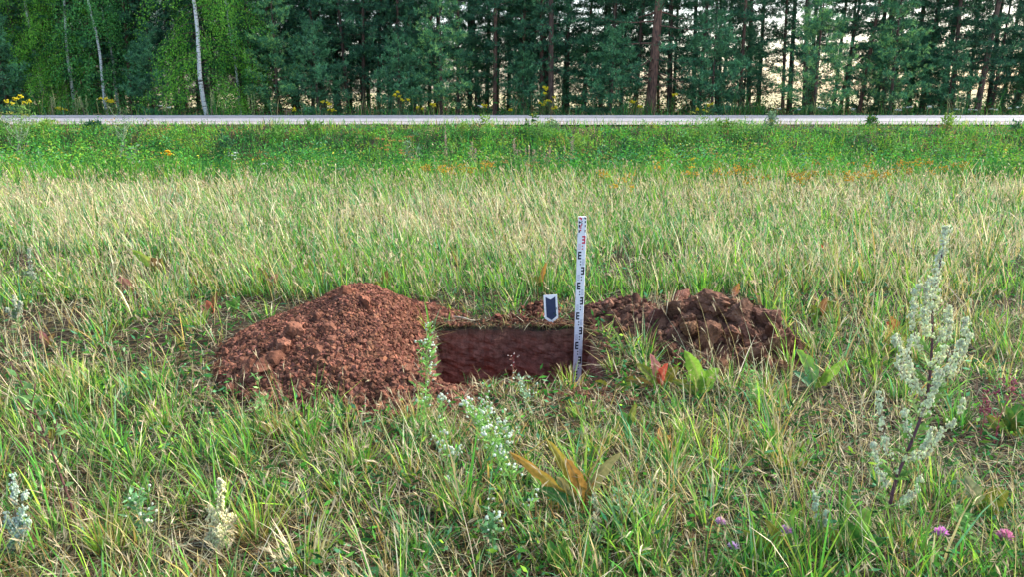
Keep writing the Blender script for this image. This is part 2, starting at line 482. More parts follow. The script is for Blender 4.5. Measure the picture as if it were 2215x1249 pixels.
def rim_pos(x, y):
    j = rim_jit(x, y)
    ox = np.where(np.abs(x - PIT[0]) < 1e-6, -1.0, np.where(np.abs(x - PIT[1]) < 1e-6, 1.0, 0.0))
    oy = np.where(np.abs(y - PIT[2]) < 1e-6, -1.0, np.where(np.abs(y - PIT[3]) < 1e-6, 1.0, 0.0))
    zz = -0.035 * vnoise(x * 9, y * 9, 77) - .012 * vnoise(x * 31, y * 31, 78)
    return x + ox * j, y + oy * j, zz
rx, ry, rz = rim_pos(X, Y)
X = np.where(onrim, rx, X); Y2 = np.where(onrim, ry, Y); Z = np.where(onrim, rz, Z)
nx, ny = len(xs), len(ys)
I = np.arange(nx * ny).reshape(ny, nx)
q = np.stack([I[:-1, :-1], I[:-1, 1:], I[1:, 1:], I[1:, :-1]], -1)
xm = (xs[:-1] + xs[1:]) / 2; ym = (ys[:-1] + ys[1:]) / 2
XM, YM = np.meshgrid(xm, ym)
hole = (XM > PIT[0]) & (XM < PIT[1]) & (YM > PIT[2]) & (YM < PIT[3])
far = (YM > 60) | (np.abs(XM) > 150)
mb = MB()
mb.add(np.stack([X, Y2, Z], -1).reshape(-1, 3), None, None)
mb.q.append(q[~hole & ~far]); mb.qm.append(np.zeros(int((~hole & ~far).sum())))
mb.q.append(q[far]); mb.qm.append(np.ones(int(far.sum())))
g = mb.build('ground', [M_LITTER, M_FIELD], None, True)
tag(g, kind='structure')

# the pit: four walls and a floor, one mesh
mb = MB()
per = []
px_ = [v for v in xs if PIT[0] - 1e-6 <= v <= PIT[1] + 1e-6]; py_ = [v for v in ys if PIT[2] - 1e-6 <= v <= PIT[3] + 1e-6]
per += [(v, PIT[3]) for v in px_] + [(PIT[1], v) for v in py_[::-1][1:]] + [(v, PIT[2]) for v in px_[::-1][1:]] + [(PIT[0], v) for v in py_[1:-1]]
per = np.array(per); n = len(per)
rx, ry, rz = rim_pos(per[:, 0], per[:, 1])
K = 44
rows = []
arc = np.arange(n) * .036
for k in range(K + 1):
    t = k / K; z = rz * (1 - t) - PIT_D * t
    ix = (cx - rx); iy = (cy - ry)
    ox = np.where(np.abs(per[:, 0] - PIT[0]) < 1e-6, 1.0, np.where(np.abs(per[:, 0] - PIT[1]) < 1e-6, -1.0, 0.0))
    oy = np.where(np.abs(per[:, 1] - PIT[2]) < 1e-6, 1.0, np.where(np.abs(per[:, 1] - PIT[3]) < 1e-6, -1.0, 0.0))
    w = .055 * (fbm(arc * 5, np.full(n, t * 5.0), 51, 4) - .45) + .028 * (vnoise(arc * 24, np.full(n, t * 22.0), 55) - .5) + .012 * (vnoise(arc * 60, np.full(n, t * 60.0), 57) - .5)
    w = w * min(1, t * 6) + .035 * t
    rows.append(np.stack([rx + ox * w, ry + oy * w, z], 1))
V = np.array(rows)
Iq = np.arange((K + 1) * n).reshape(K + 1, n)
Q = np.stack([Iq[:-1], np.roll(Iq[:-1], -1, 1), np.roll(Iq[1:], -1, 1), Iq[1:]], -1).reshape(-1, 4)
mb.add(V.reshape(-1, 3), Q)
fl = np.concatenate([V[-1], [[cx, cy, -PIT_D - .02]]])
mb.add(fl, None, [(i, (i + 1) % n, n) for i in range(n)])
tag(mb.build('pit', M_PIT, None, False), kind='structure')

def sheet(name, y0, y1, z, m, x0=-400, x1=400, wob=0.0, step=2.0):
    mb = MB(); xx = np.arange(x0, x1 + .1, step); c_ = len(xx)
    a = y0 + wob * (fbm(xx * .25, xx * 0, 91, 3) - .5); b = y1 + wob * (fbm(xx * .25, xx * 0 + 5, 92, 3) - .5)
    V = np.concatenate([np.stack([xx, a, np.full(c_, z)], 1), np.stack([xx, b, np.full(c_, z)], 1)])
    Q = [(i, i + 1, c_ + i + 1, c_ + i) for i in range(c_ - 1)]
    mb.add(V, Q); return tag(mb.build(name, m), kind='structure')
sheet('road_shoulder', ROAD[0] - .5, ROAD[1] + .6, ROAD_Z - .004, M_GRAVEL, wob=.5)
sheet('road', ROAD[0] + 1.6, ROAD[1], ROAD_Z + .004, M_ASPH, wob=.12)
sheet('road_edge_line', ROAD[1] - .42, ROAD[1] - .12, ROAD_Z + .009, M_PAINT)
M_TAR = plain('tar_seam', (.05, .05, .06), .7, var=.3, scale=2)
sheet('road_seam', 25.0, 25.22, ROAD_Z + .009, M_TAR, wob=.15)

# ------------------------------------------------------------------ soil heaps
def rand_rot(n):
    qv = nrm(R.normal(0, 1, (n, 4))); w, x, y, z = qv.T
    return np.stack([1 - 2 * (y * y + z * z), 2 * (x * y - z * w), 2 * (x * z + y * w), 2 * (x * y + z * w), 1 - 2 * (x * x + z * z), 2 * (y * z - x * w),
                     2 * (x * z - y * w), 2 * (y * z + x * w), 1 - 2 * (x * x + y * y)], 1).reshape(n, 3, 3)

def crumbs(mb, P, S, C, ico=ICO1, jit=.28, m=0):
    n = len(P)
    if not n: return
    v, f = ico
    d = 1 + R.normal(0, jit, (n, len(v), 1)).clip(-.5, .6)
    sc = np.stack([R.uniform(.8, 1.3, n), R.uniform(.6, 1.1, n), R.uniform(.5, .85, n)], 1)
    V = v[None] * d * sc[:, None] * np.asarray(S)[:, None, None]
    V = np.einsum('nij,nkj->nki', rand_rot(n), V) + np.asarray(P)[:, None]
    F = f[None] + (np.arange(n) * len(v))[:, None, None]
    mb.add(V.reshape(-1, 3), None, F.reshape(-1, 3), np.repeat(np.asarray(C)[:, None], len(v), 1).reshape(-1, 3), m)

def heap(name, fn, box_, root, lump, ncr, smin, smax, m, rough=.02, tint=(1, 1, 1)):
    mb = MB(); st = .012
    xx = np.arange(box_[0], box_[1], st); yy = np.arange(box_[2], box_[3], st)
    X, Y = np.meshgrid(xx, yy); H = fn(X, Y)
    wob = (fbm(X * 5, Y * 5, 61, 3) - .5)
    H2 = H + (1.5 * rough * wob + .10 * (fbm(X * 2.2, Y * 2.2, 64, 2) - .5)) * smooth(0, .1, H)
    lum = (0.6 - cells(X * lump, Y * lump, 3)) * rough + (0.55 - cells(X * lump * 2.3, Y * lump * 2.3, 9)) * rough * .5
    H2 = H2 + lum * smooth(0, .03, H) - .015 + .0
    bz = base_z(X, Y)
    Zt = bz + H2
    keep = H > .004
    ny_, nx_ = X.shape
    I = np.arange(nx_ * ny_).reshape(ny_, nx_)
    k4 = keep[:-1, :-1] | keep[:-1, 1:] | keep[1:, 1:] | keep[1:, :-1]
    # over the pit the heap's toe slumps inwards
    ip = in_pit(X, Y, -.0)
    Zt = np.where(ip & (H < .03), bz - .05, Zt)
    Zt = np.where(~keep, bz - .02, Zt)
    Q = np.stack([I[:-1, :-1], I[:-1, 1:], I[1:, 1:], I[1:, :-1]], -1)[k4]
    cc = (.8 + .45 * fbm(X * 3, Y * 3, 71, 4))[..., None] * np.array(tint)
    # compact vertices
    used = np.unique(Q); remap = -np.ones(nx_ * ny_, int); remap[used] = np.arange(len(used))
    V = np.stack([X, Y, Zt], -1).reshape(-1, 3)[used]
    loc = np.array(root.location)
    mb.add(V - loc, remap[Q], None, cc.reshape(-1, 3)[used])
    # crumbs strewn over the surface
    P = np.stack([R.uniform(box_[0] - .1, box_[1] + .1, ncr * 3), R.uniform(box_[2] - .1, box_[3] + .1, ncr * 3)], 1)
    h = fn(P[:, 0], P[:, 1])
    ok = ((h > .012) | (R.random(len(P)) < .035 * (fn(P[:, 0] * .9 + .1 * (box_[0] + box_[1]) / 2, P[:, 1] * .9 + .1 * (box_[2] + box_[3]) / 2) > .02)))
    ok &= ~(in_pit(P[:, 0], P[:, 1], .0) & (h < .03))
    P = P[ok][:ncr]; h = h[ok][:ncr]
    S = smin + (smax - smin) * R.random(len(P)) ** 3.2
    S = S * (1.25 - .5 * smooth(.1, .4, h))
    z = base_z(P[:, 0], P[:, 1]) + np.maximum(h, 0) - .008 + S * .3 + (1.5 * rough * (fbm(P[:, 0] * 5, P[:, 1] * 5, 61, 3) - .5) + .10 * (fbm(P[:, 0] * 2.2, P[:, 1] * 2.2, 64, 2) - .5)) * smooth(0, .1, h)
    C = (.5 + 1.1 * R.random((len(P), 1)) ** 1.5) * np.array(tint) * (1 + R.normal(0, .05, (len(P), 3)))
    P3 = np.stack([P[:, 0], P[:, 1], z], 1) - loc
    big = S > .016
    crumbs(mb, P3[~big], S[~big], C[~big], ICO1)
    crumbs(mb, P3[big], S[big], C[big], ICO1, .3)
    return mb.build(name, m, root)

def clod(root, x, y, s, fn, m, sub=3, c=(1, 1, 1), lift=.3, seed=0, flat=(1, 1, .8)):
    v, f = {2: ICO2, 3: ICO3, 4: ICO4}[sub]
    V = []
    pn = nrm(R.normal(0, 1, (9, 3))); pd = R.uniform(.45, .95, 9)
    for p in v:
        dp = pn @ p; cut = min([1.15] + [pd[j] / dp[j] for j in range(9) if dp[j] > .05])
        p = Vector(p)
        a = mnoise.noise(p * 1.1 + Vector((seed * 3.1, 7, 1)))
        b = mnoise.noise(p * 3.0 + Vector((seed * 1.7, 2, 5))); d = mnoise.noise(p * 7.5 + Vector((seed, 1, 9)))
        e_ = mnoise.noise(p * 16 + Vector((seed, 4, 3))); r = cut * (1.08 + .12 * a + .18 * b + .16 * d + .12 * e_)
        V.append((p.x * r * flat[0], p.y * r * flat[1], p.z * r * flat[2]))
    V = np.array(V) * s @ rand_rot(1)[0].T
    h = float(fn(np.array([x]), np.array([y]))[0])
    V += np.array([x, y, gz(x, y) + max(h, 0) + s * lift]) - np.array(root.location)
    mb = MB(); mb.add(V, None, f, c)
    return mb.build('clod', m, root, False)

hl = empty('soil_heap', (-.93, 4.35, 0), 'tall red brown heap of crumbly loose soil left of the pit', 'soil heap')
heap('loose_soil', heap_left, (-1.95, -.05, 3.15, 5.35), hl, 30, 62000, .003, .017, M_SOIL, .028)
for i, (px, py, s) in enumerate([(795, 738, .05), (765, 742, .055), (620, 780, .05), (640, 800, .055), (575, 820, .06), (600, 835, .045), (715, 800, .045),
                                 (725, 815, .035), (735, 838, .04), (690, 830, .045), (560, 870, .03), (490, 765, .035), (510, 740, .03), (690, 690, .03),
                                 (560, 880, .038), (780, 850, .03), (830, 870, .03), (860, 880, .028), (540, 800, .035), (500, 850, .035), (650, 870, .03), (745, 668, .028), (880, 800, .026), (905, 870, .028)]):
    p = at(px, py, .0)
    for _ in range(6):
        h = float(heap_left(np.array([p.x]), np.array([p.y]))[0]); p = at(px, py, h)
    clod(hl, p.x, p.y, s, heap_left, M_SOIL, 3, (1.15, 1.05, 1.0) if i < 2 else (R.uniform(.8, 1.1),) * 3, .25, i)

hr = empty('soil_heap', (1.15, 4.6, 0), 'low lumpy heap of large brown clods and turf right of the pit', 'soil heap')
heap('loose_soil', heap_right, (.25, 2.15, 3.6, 5.35), hr, 12, 9500, .004, .020, M_CLOD, .07, (.8, .78, .78))
CL = [(1510, 655, .10), (1470, 670, .085), (1555, 660, .06), (1600, 665, .075), (1640, 680, .07), (1540, 720, .12), (1590, 745, .11), (1650, 745, .10), (1680, 775, .09),
      (1530, 770, .10), (1620, 790, .09), (1580, 715, .07), (1450, 655, .06), (1440, 640, .04), (1420, 690, .08), (1460, 720, .08), (1490, 745, .07), (1700, 740, .07),
      (1670, 715, .06), (1625, 655, .05), (1390, 665, .05), (1350, 680, .045), (1320, 695, .04), (1400, 720, .05), (1440, 765, .07), (1480, 790, .075), (1560, 800, .07),
      (1660, 800, .06), (1720, 770, .05), (1610, 700, .06), (1500, 700, .07), (1370, 655, .04), (1690, 800, .05), (1420, 645, .035), (1640, 820, .045), (1545, 690, .06)]
for i, (px, py, s) in enumerate(CL):
    p = at(px, py, .0)
    for _ in range(6):
        h = float(heap_right(np.array([p.x]), np.array([p.y]))[0]) + s * .3; p = at(px, py, h)
    t = R.uniform(.75, 1.15)
    clod(hr, p.x, p.y, s * .74, heap_right, M_CLOD, 4 if s > .065 else 3, (t, t * R.uniform(.88, 1.05), t * R.uniform(.85, 1.05)), .45, 40 + i, (1.15, 1, .75))

hs = empty('soil_heap', (.15, 5.08, 0), 'small dark patch of dug soil behind the arrow board', 'soil heap')
heap('loose_soil', heap_small, (-.3, .55, 4.84, 5.45), hs, 22, 1300, .006, .022, M_SOIL, .02, (.75, .7, .7))

mb = MB()
n = 9000
x = np.concatenate([R.normal(.05, .35, n // 2), R.uniform(-.7, .75, n // 4), R.normal(.62, .10, n // 4)]); y = np.concatenate([3.78 - np.abs(R.normal(0, .28, n // 2)), 4.84 + np.abs(R.normal(0, .09, n // 4)), R.uniform(3.9, 5.0, n // 4)])
k_ = free(x, y, .02, .0) & (R.random(n) < smooth(.35, .6, fbm(x * 5, y * 5, 111, 3)) + .15); x, y = x[k_], y[k_]; n = len(x)
S = .004 + .014 * R.random(n) ** 3
crumbs(mb, np.stack([x, y, base_z(x, y) + S * .4], 1), S, R.uniform(.5, 1.4, (n, 1)) * np.ones(3), ICO1, .3)
tag(mb.build('scattered_soil', M_SOIL), kind='stuff')

# ------------------------------------------------------------------ survey rod
ROD_TOP = .757; ROD_BOT = -PIT_D
rod = empty('survey_rod', (.423, 4.70, ROD_BOT + .0), 'white telescopic survey rod with black and red graduations standing in the pit', 'survey rod')
rod.rotation_euler = (math.radians(.3), math.radians(.5), math.radians(4))
H = ROD_TOP - ROD_BOT; W = .0265; T = .012
mb = MB()
ch = .0025
prof = [(-W + ch, -T), (W - ch, -T), (W, -T + ch), (W, T - ch), (W - ch, T), (-W + ch, T), (-W, T - ch), (-W, -T + ch)]
V = [(x, y, z) for z in (0, H - .115) for x, y in prof]
mb.add(V, [(i, (i + 1) % 8, 8 + (i + 1) % 8, 8 + i) for i in range(8)] + [(0, 1, 2, 3), (0, 3, 4, 7), (4, 5, 6, 7)] + [(8, 11, 10, 9), (8, 15, 12, 11), (12, 15, 14, 13)])
mb.build('rod_section', M_ROD, rod)
mb = MB()
s_ = .93
V = [(x * s_, y * s_, z) for z in (H - .115, H) for x, y in prof]
mb.add(V, [(i, (i + 1) % 8, 8 + (i + 1) % 8, 8 + i) for i in range(8)] + [(8, 11, 10, 9), (8, 15, 12, 11), (12, 15, 14, 13)])
mb.build('inner_section', M_ROD, rod)
mb = MB(); box(mb, -W - .003, W + .003, -T - .003, T + .003, -.012, .018); mb.build('foot_cap', M_RODSIDE, rod)
mb = MB(); box(mb, -W - .0015, W + .0015, -T + .004, T + .0015, H - .125, H - .105); box(mb, W - .001, W + .006, -.004, .006, H - .13, H - .112); mb.build('lock_collar', M_RODSIDE, rod)
mk = MB()
F0 = -T - .0006; F1 = -T + .0006
def mark(x0, x1, zt, zb, m, s=1.0):
    x0, x1 = min(x0, x1), max(x0, x1)
    box(mk, x0, x1, F0, F1, H - zb, H - zt, m=m)
def Emark(side, zt, m):
    e = W * .82 * side; s = -side
    mark(e, e + s * .008, zt, zt + .05, m)
    for j in (0, 2, 4):
        mark(e + s * .008, e + s * .021, zt + .01 * j, zt + .01 * j + .0105, m)
def dots(side, zt, m):
    c_ = side * .004
    mark(c_ - .003, c_ + .004, zt + .062, zt + .070, m); mark(c_ - .003, c_ + .004, zt + .080, zt + .088, m)
def smalltext(side, zt, m):
    for j in range(5):
        a = .052 + j * .008
        for k in range(3):
            x = side * (W * .84) - side * (.0005 + k * .0055)
            mark(x, x - side * (.0042 if (j + k) % 3 else .003), zt + a, zt + a + (.0035 if (j * k) % 2 else .0055), m)
F0 = -T * s_ - .0006; F1 = -T * s_ + .0006
# top band: red and black blocks on the inner section
for (x0, x1, a, b, m) in [(-.021, -.012, .000, .012, 1), (-.012, -.004, .004, .02, 1), (.008, .022, .002, .009, 0), (.015, .022, .009, .016, 0),
                          (-.023, -.015, .026, .040, 0), (-.015, -.006, .031, .037, 0), (-.006, .000, .024, .03, 0), (-.006, .000, .036, .044, 0), (.014, .022, .024, .038, 0),
                          (-.023, -.014, .048, .066, 0), (-.014, -.005, .052, .060, 1), (-.017, -.005, .064, .072, 1), (-.008, .000, .044, .052, 1), (.015, .022, .05, .064, 0),
                          (-.023, -.014, .082, .098, 0), (-.014, -.006, .078, .088, 1), (.015, .022, .08, .096, 0)]:
    mark(x0, x1, a, b, m)
F0 = -T - .0006; F1 = -T + .0006
k = 0; zt = .118
F0 = -T - .0006
while zt < H - .06:
    side = 1 if k % 2 == 0 else -1
    m = 1 if k == 0 else 0
    Emark(side, zt, m); dots(side, zt, m); smalltext(-side, zt - .002, 3 if k == 0 else 2)
    k += 1; zt += .1
mk.build('scale_print', [M_INK, M_REDINK, M_GREYINK, M_PINKINK], rod)

# ------------------------------------------------------------------ arrow board
p = at(1194, 703, 0.0)
ab = empty('arrow_board', (p.x, 4.90, -.0), 'small white board with dark blue arrow pointing down at the rear edge of the pit', 'sign')
ab.rotation_euler = (math.radians(-10), math.radians(-2.5), math.radians(5))
def prism(name, pts, y0, y1, m, parent):
    mb = MB(); n = len(pts)
    V = [(x, y0, z) for x, z in pts] + [(x, y1, z) for x, z in pts]
    cxx = sum(p_[0] for p_ in pts) / n; czz = sum(p_[1] for p_ in pts) / n
    V += [(cxx, y0, czz), (cxx, y1, czz)]
    mb.add(V, [(i, (i + 1) % n, n + (i + 1) % n, n + i) for i in range(n)], [(i, (i + 1) % n, 2 * n) for i in range(n)] + [(n + (i + 1) % n, n + i, 2 * n + 1) for i in range(n)])
    return mb.build(name, m, parent)
prism('board', [(-.046, .192), (.046, .192), (.046, .034), (0, 0.0), (-.046, .034)], -.003, .003, M_BOARD, ab)
prism('arrow', [(-.033, .178), (.0, .160), (.033, .178), (.033, .044), (0, .020), (-.033, .044)], -.0042, -.0028, M_NAVY, ab)

# ------------------------------------------------------------------ grass
GR = dict(fresh=(.105,.35,.04), mid=(.05,.21,.035), dark=(.018,.09,.02), blue=(.11,.33,.14), lime=(.29,.52,.045),
          straw=(.52, .44, .18), pale=(.70, .65, .41), brown=(.22, .13, .06), red=(.30, .12, .06), gold=(.40, .28, .07))
GA = {k_: np.array(v_) for k_, v_ in GR.items()}
def pick(names, w, n):
    w = np.array(w, float)
    if w.ndim == 1:
        idx = R.choice(len(names), n, p=w / w.sum())
    else:
        w = w / w.sum(1, keepdims=True); c_ = np.cumsum(w, 1); idx = (R.random(n)[:, None] > c_).sum(1).clip(0, len(names) - 1)
    return np.array([GA[k_] for k_ in names])[idx] * R.uniform(.5, 1.45, (n, 1)) * (1 + R.normal(0, .06, (n, 3)))

def scatter(n, y0, y1, p, mx=1.4, slope=.74):
    """n ground points, density falling as distance**-p, in a wedge wider than the view"""
    u = R.random(n)
    if abs(p - 2) < 1e-6:
        y = y0 * (y1 / y0) ** u
    else:
        e = 2 - p; y = (y0 ** e + u * (y1 ** e - y0 ** e)) ** (1 / e)
    x = R.uniform(-1, 1, n) * (y * slope + mx)
    return x, y


def turf(n_tufts, per, y0, y1, p, Lr, Wr, names, wts, name, curl=(.2, 1.0), lean=.35, spread=.05, bare=.0, wind=.25, clump=1.0, seg=3, kill=True, extra=None, heads=None):
    mb = MB()
    x, y = scatter(n_tufts, y0, y1, p)
    d = .55 * fbm(x * .9 + 4, y * .9, 21, 4) + .45 * fbm(x * 3.1, y * 3.1, 22, 2)
    keep = free(x, y, .018, .02) if kill else np.ones(len(x), bool)
    keep &= (d > bare + .035 * (y < 5.6)) | (R.random(len(x)) < .10 + .5 * (y > 7))
    keep &= ~((x > .30) & (x < .70) & (y > 3.5) & (y < 5.0) & (R.random(len(x)) < .88))
    x, y = x[keep], y[keep]
    sz = R.lognormal(0, .28, len(x))
    dens = fbm(x * .5, y * .5, 33, 3)
    k_ = np.maximum(1, (per * R.uniform(.4, 1.6, len(x))).astype(int))
    ti = np.repeat(np.arange(len(x)), k_); n = len(ti)
    rr = spread * (1 + .12 * y[ti]) * R.random(n) ** .7; ra = R.uniform(0, 2 * math.pi, n)
    bx = x[ti] + rr * np.cos(ra); by = y[ti] + rr * np.sin(ra)
    ok = ~in_pit(bx, by, .0); bx, by, ti, ra, rr = bx[ok], by[ok], ti[ok], ra[ok], rr[ok]; n = len(ti)
    bz = base_z(bx, by) - .005
    L = R.uniform(Lr[0], Lr[1], n) * sz[ti] * R.uniform(.55, 1.1, n) * (.75 + .5 * dens[ti])
    nearpit = np.exp(-((bx + .0) / .75) ** 4 - ((by - 3.55) / .42) ** 4)      # trampled in front of the pit
    L = L * (1 - .62 * nearpit) * (.92 + .08 * smooth(4.0, 6.5, by))
    tz = smooth(5.2, 6.8, by) * (1 - smooth(11.5, 13, by))
    L = L * (1 + .0 * tz)
    W = R.uniform(Wr[0], Wr[1], n) * (1 + .17 * np.maximum(0, by - 3))
    # bend outwards from the tuft, plus a common lean
    vx = np.cos(ra) * .8 + R.normal(0, .5, n) - wind; vy = np.sin(ra) * .8 + R.normal(0, .5, n)
    az = np.arctan2(vy, vx); mag = np.hypot(vx, vy)
    ln = np.abs(R.normal(0, lean, n)) * .6 + .12 * mag
    cu = R.uniform(curl[0], curl[1], n)
    C = wts(bx, by, n, ti) if callable(wts) else pick(names, wts, n)
    mixt = R.random((n, 1)) ** 1.8 * .6; tip = C * 1.1 * (1 - mixt) + np.array(GR['straw']) * mixt
    blades(mb, np.stack([bx, by, bz], 1), L, W, az, ln, cu, C, seg=seg, tipc=tip, heads=heads)
    if extra: extra(mb)
    return tag(mb.build(name, M_GRASS), kind='stuff')

def zone_cols(a, b):
    """palette a near, palette b in the dry middle of the field, patches by noise, one hue per tuft mostly"""
    names = ['fresh', 'mid', 'dark', 'blue', 'lime', 'straw', 'pale', 'brown', 'gold']
    def f(x, y, n, ti):
        dry = smooth(5.2, 7.4, y) * (1 - smooth(10.8, 12.6, y))
        pn = fbm(x * .7, y * .7, 81, 3)[:, None]
        w = np.array(a)[None] * (1 - dry[:, None]) + np.array(b)[None] * dry[:, None]
        patch = smooth(.42, .62, pn)
        g_ = np.array([1.3, 1.3, 1, 1, 1.3, .6, .5, .8, .6]); d_ = np.array([.6, .6, .8, 1, .7, 1.5, 1.5, 1.2, 1.5])
        w = w * (g_[None] * (1 - patch) + d_[None] * patch)
        c1 = pick(names, w, n)
        return c1
    return f
NEARW = [6, 4.5, 3, 1.6, 4, 1.8, 1.0, .6, 1.2]
DRYW = [4.2, 3.2, 1.2, 4.4, 2.0, 3.0, 5.6, .6, .4]
# 1 litter: dead blades lying on the ground
mb = MB()
x, y = scatter(130000, 1.7, 13, 2.0); k_ = free(x, y, .008, .0); x, y = x[k_], y[k_]; n = len(x)
P = np.stack([x, y, base_z(x, y) + R.uniform(.002, .03, n)], 1)
a = R.uniform(0, 2 * math.pi, n)
C = pick(['straw', 'pale', 'brown', 'dark', 'mid'], [2.4, 3.0, 4, 1, 1], n) * R.uniform(.15, .75, (n, 1))
blades(mb, P, R.uniform(.05, .22, n), R.uniform(.0015, .004, n) * (1 + .16 * y), a, R.uniform(1.25, 1.6, n), R.uniform(-.3, .5, n), C, face=a + math.pi / 2, seg=2)
tag(mb.build('dead_grass_litter', M_GRASS), kind='stuff')
# 2 short turf carpet
turf(8800, 8, 1.7, 13.5, 1.7, (.05, .15), (.003, .0062), None, zone_cols(NEARW, DRYW), 'short_grass', spread=.045, bare=.485, lean=.5)
# 3 taller tufts
turf(3900, 16, 1.75, 13.5, 1.7, (.12, .28), (.0038, .0085), None, zone_cols([7, 4, 2, 2, 4, 1.4, .8, .4, 1.2], DRYW), 'grass_tufts', spread=.032, bare=.50, lean=.33, wind=.15)
# 4 dry standing stalks
turf(3000, 5, 1.8, 12.6, 1.3, (.18, .36), (.0014, .0026), None, zone_cols([1, .6, .3, .5, .6, 5, 4, 1.3, 1.6], [1.4, 1.2, .3, 2, .6, 4, 7, 1, .5]), 'dry_grass_stalks',
     spread=.05, bare=.38, lean=.25, curl=(.0, .6), wind=.45, heads=.6)
turf(620, 3, 1.8, 5.2, 1.5, (.24, .46), (.0018, .003), None, zone_cols([1, .6, .3, .5, .6, 5, 5, 1, 1.6], [1.4, 1.2, .3, 2, .6, 4, 7, 1, .5]), 'long_dry_stalks', spread=.05, bare=.3, lean=.5, curl=(.1, 1.1), wind=.5, heads=.8, seg=4)
# 5 dense dry mid-field grass
turf(6500, 9, 5.4, 13.2, 1.0, (.18, .36), (.0028, .0055), None, zone_cols(NEARW, DRYW), 'field_grass', spread=.06, bare=.40, lean=.3, wind=.35, curl=(.1, .8), heads=.25)
# 6 small broad leaves close to the ground
mb = MB()
x, y = scatter(42000, 1.7, 13, 2.0); d = fbm(x * 1.3, y * 1.3, 25, 3); k_ = free(x, y, .008, .02) & (d > .45); x, y = x[k_], y[k_]; n = len(x)
P = np.stack([x, y, base_z(x, y) + R.uniform(.005, .11, n)], 1)
D = np.stack([R.normal(0, 1, n), R.normal(0, 1, n), R.uniform(-.1, 1.0, n)], 1)
leafq(mb, P, D, R.uniform(.012, .045, n) * (1 + .1 * y), R.uniform(.005, .013, n) * (1 + .1 * y), pick(['fresh', 'mid', 'dark', 'blue', 'lime'], [2.5, 4, 3, 2, .6], n) * .8)
tag(mb.build('ground_herbs', M_LEAF), kind='stuff')

# rootlets and dead blades hanging over the rim of the pit
mb = MB()
n = 420
x = R.uniform(PIT[0], PIT[1], n); y = np.full(n, PIT[3]) + R.uniform(.0, .035, n)
a = np.full(n, -math.pi / 2) + R.normal(0, .7, n)
blades(mb, np.stack([x, y, base_z(x, y)], 1), R.uniform(.03, .10, n), R.uniform(.0015, .0035, n), a, R.uniform(.8, 1.6, n), R.uniform(.3, 1.3, n), pick(['straw', 'brown', 'mid', 'pale'], [2, 5, 2, 1], n) * .6, seg=3)
n = 220
y = R.uniform(PIT[2], PIT[3], n); x = np.where(R.random(n) < .7, PIT[1] + .01, PIT[0] - .01) + R.uniform(-.01, .02, n); a = np.where(x > 0, math.pi, 0.0) + R.normal(0, .7, n)
blades(mb, np.stack([x, y, base_z(x, y)], 1), R.uniform(.03, .09, n), R.uniform(.0015, .0035, n), a, R.uniform(.8, 1.6, n), R.uniform(.3, 1.3, n), pick(['straw', 'brown', 'mid', 'pale'], [2, 5, 2, 1], n) * .6, seg=3)
tag(mb.build('rim_rootlets', M_GRASS), kind='stuff')

# green bank: blades and leafy herbs up to the road
BK = ['fresh', 'mid', 'dark', 'lime', 'blue', 'straw', 'brown', 'gold']
def bank_cols(x, y, n, ti):
    pn = smooth(.45, .57, fbm(x * 1.1, y * 1.6, 95, 3))[:, None]
    w = np.array([7, 3.5, 1.2, 4.6, .8, .5, .3, .8])[None] * pn + np.array([2, 5, 8, .6, .6, .1, .5, .2])[None] * (1 - pn)
    top = smooth(18.5, 19.6, y)[:, None]
    w = w * (1 - top) + np.array([6, 3, .5, 4, 1, 2, .2, .8])[None] * top
    return pick(BK, w, n)
mb = MB()
n = 42000
x = R.uniform(-17, 17, n); y = R.uniform(12.2, 20.1, n)
L = R.uniform(.25, .5, n) * (1 - .55 * smooth(17.3, 19.4, y)) * (.7 + .6 * fbm(x * .8, y * .8, 97, 3))
az = R.uniform(0, 2 * math.pi, n)
blades(mb, np.stack([x, y, base_z(x, y)], 1), L, R.uniform(.008, .017, n), az, np.abs(R.normal(0, .25, n)), R.uniform(.1, 1.0, n), bank_cols(x, y, n, None), seg=2)
n = 5000; x = R.uniform(-17, 17, n); y = R.uniform(19.0, 20.15, n); L = .03 + .26 * smooth(.45, .8, fbm(x * 1.1, y * .5, 101, 3)) * R.random(n)
blades(mb, np.stack([x, y, base_z(x, y)], 1), L, R.uniform(.008, .015, n), R.uniform(0, 6.28, n), np.abs(R.normal(0, .35, n)), R.uniform(.1, 1.0, n), bank_cols(x, y, n, None), seg=2)
tag(mb.build('bank_grass', M_GRASS), kind='stuff')
mb = MB()
nc = 6200
cx_ = R.uniform(-17, 17, nc); cy_ = R.uniform(13.2, 19.3, nc)
hc = R.uniform(.25, .62, nc) * (1 - .6 * smooth(16.8, 19.0, cy_)) * (.35 + 1.3 * fbm(cx_ * .8, cy_ * .8, 98, 3)) * R.uniform(.7, 1.25, nc)
kk = 32; ti = np.repeat(np.arange(nc), kk); n = len(ti)
u = R.random(n) ** .7
x = cx_[ti] + R.normal(0, .09, n); y = cy_[ti] + R.normal(0, .09, n)
P = np.stack([x, y, base_z(x, y) + hc[ti] * u], 1)
D = np.stack([R.normal(0, 1, n), R.normal(0, 1, n), R.normal(.15, .5, n)], 1)
cc = bank_cols(cx_, cy_, nc, None); cc = (cc * 1.35 / (.65 + .5 * cc.mean(1, keepdims=True) / cc.mean()))[ti] * R.uniform(.8, 1.2, (n, 1)); ye = R.random(n) < .005; cc[ye] = (.6, .5, .05)
leafq(mb, P, D, R.uniform(.03, .068, n), R.uniform(.016, .034, n), cc)
tag(mb.build('bank_herbs', M_LEAF), kind='stuff')
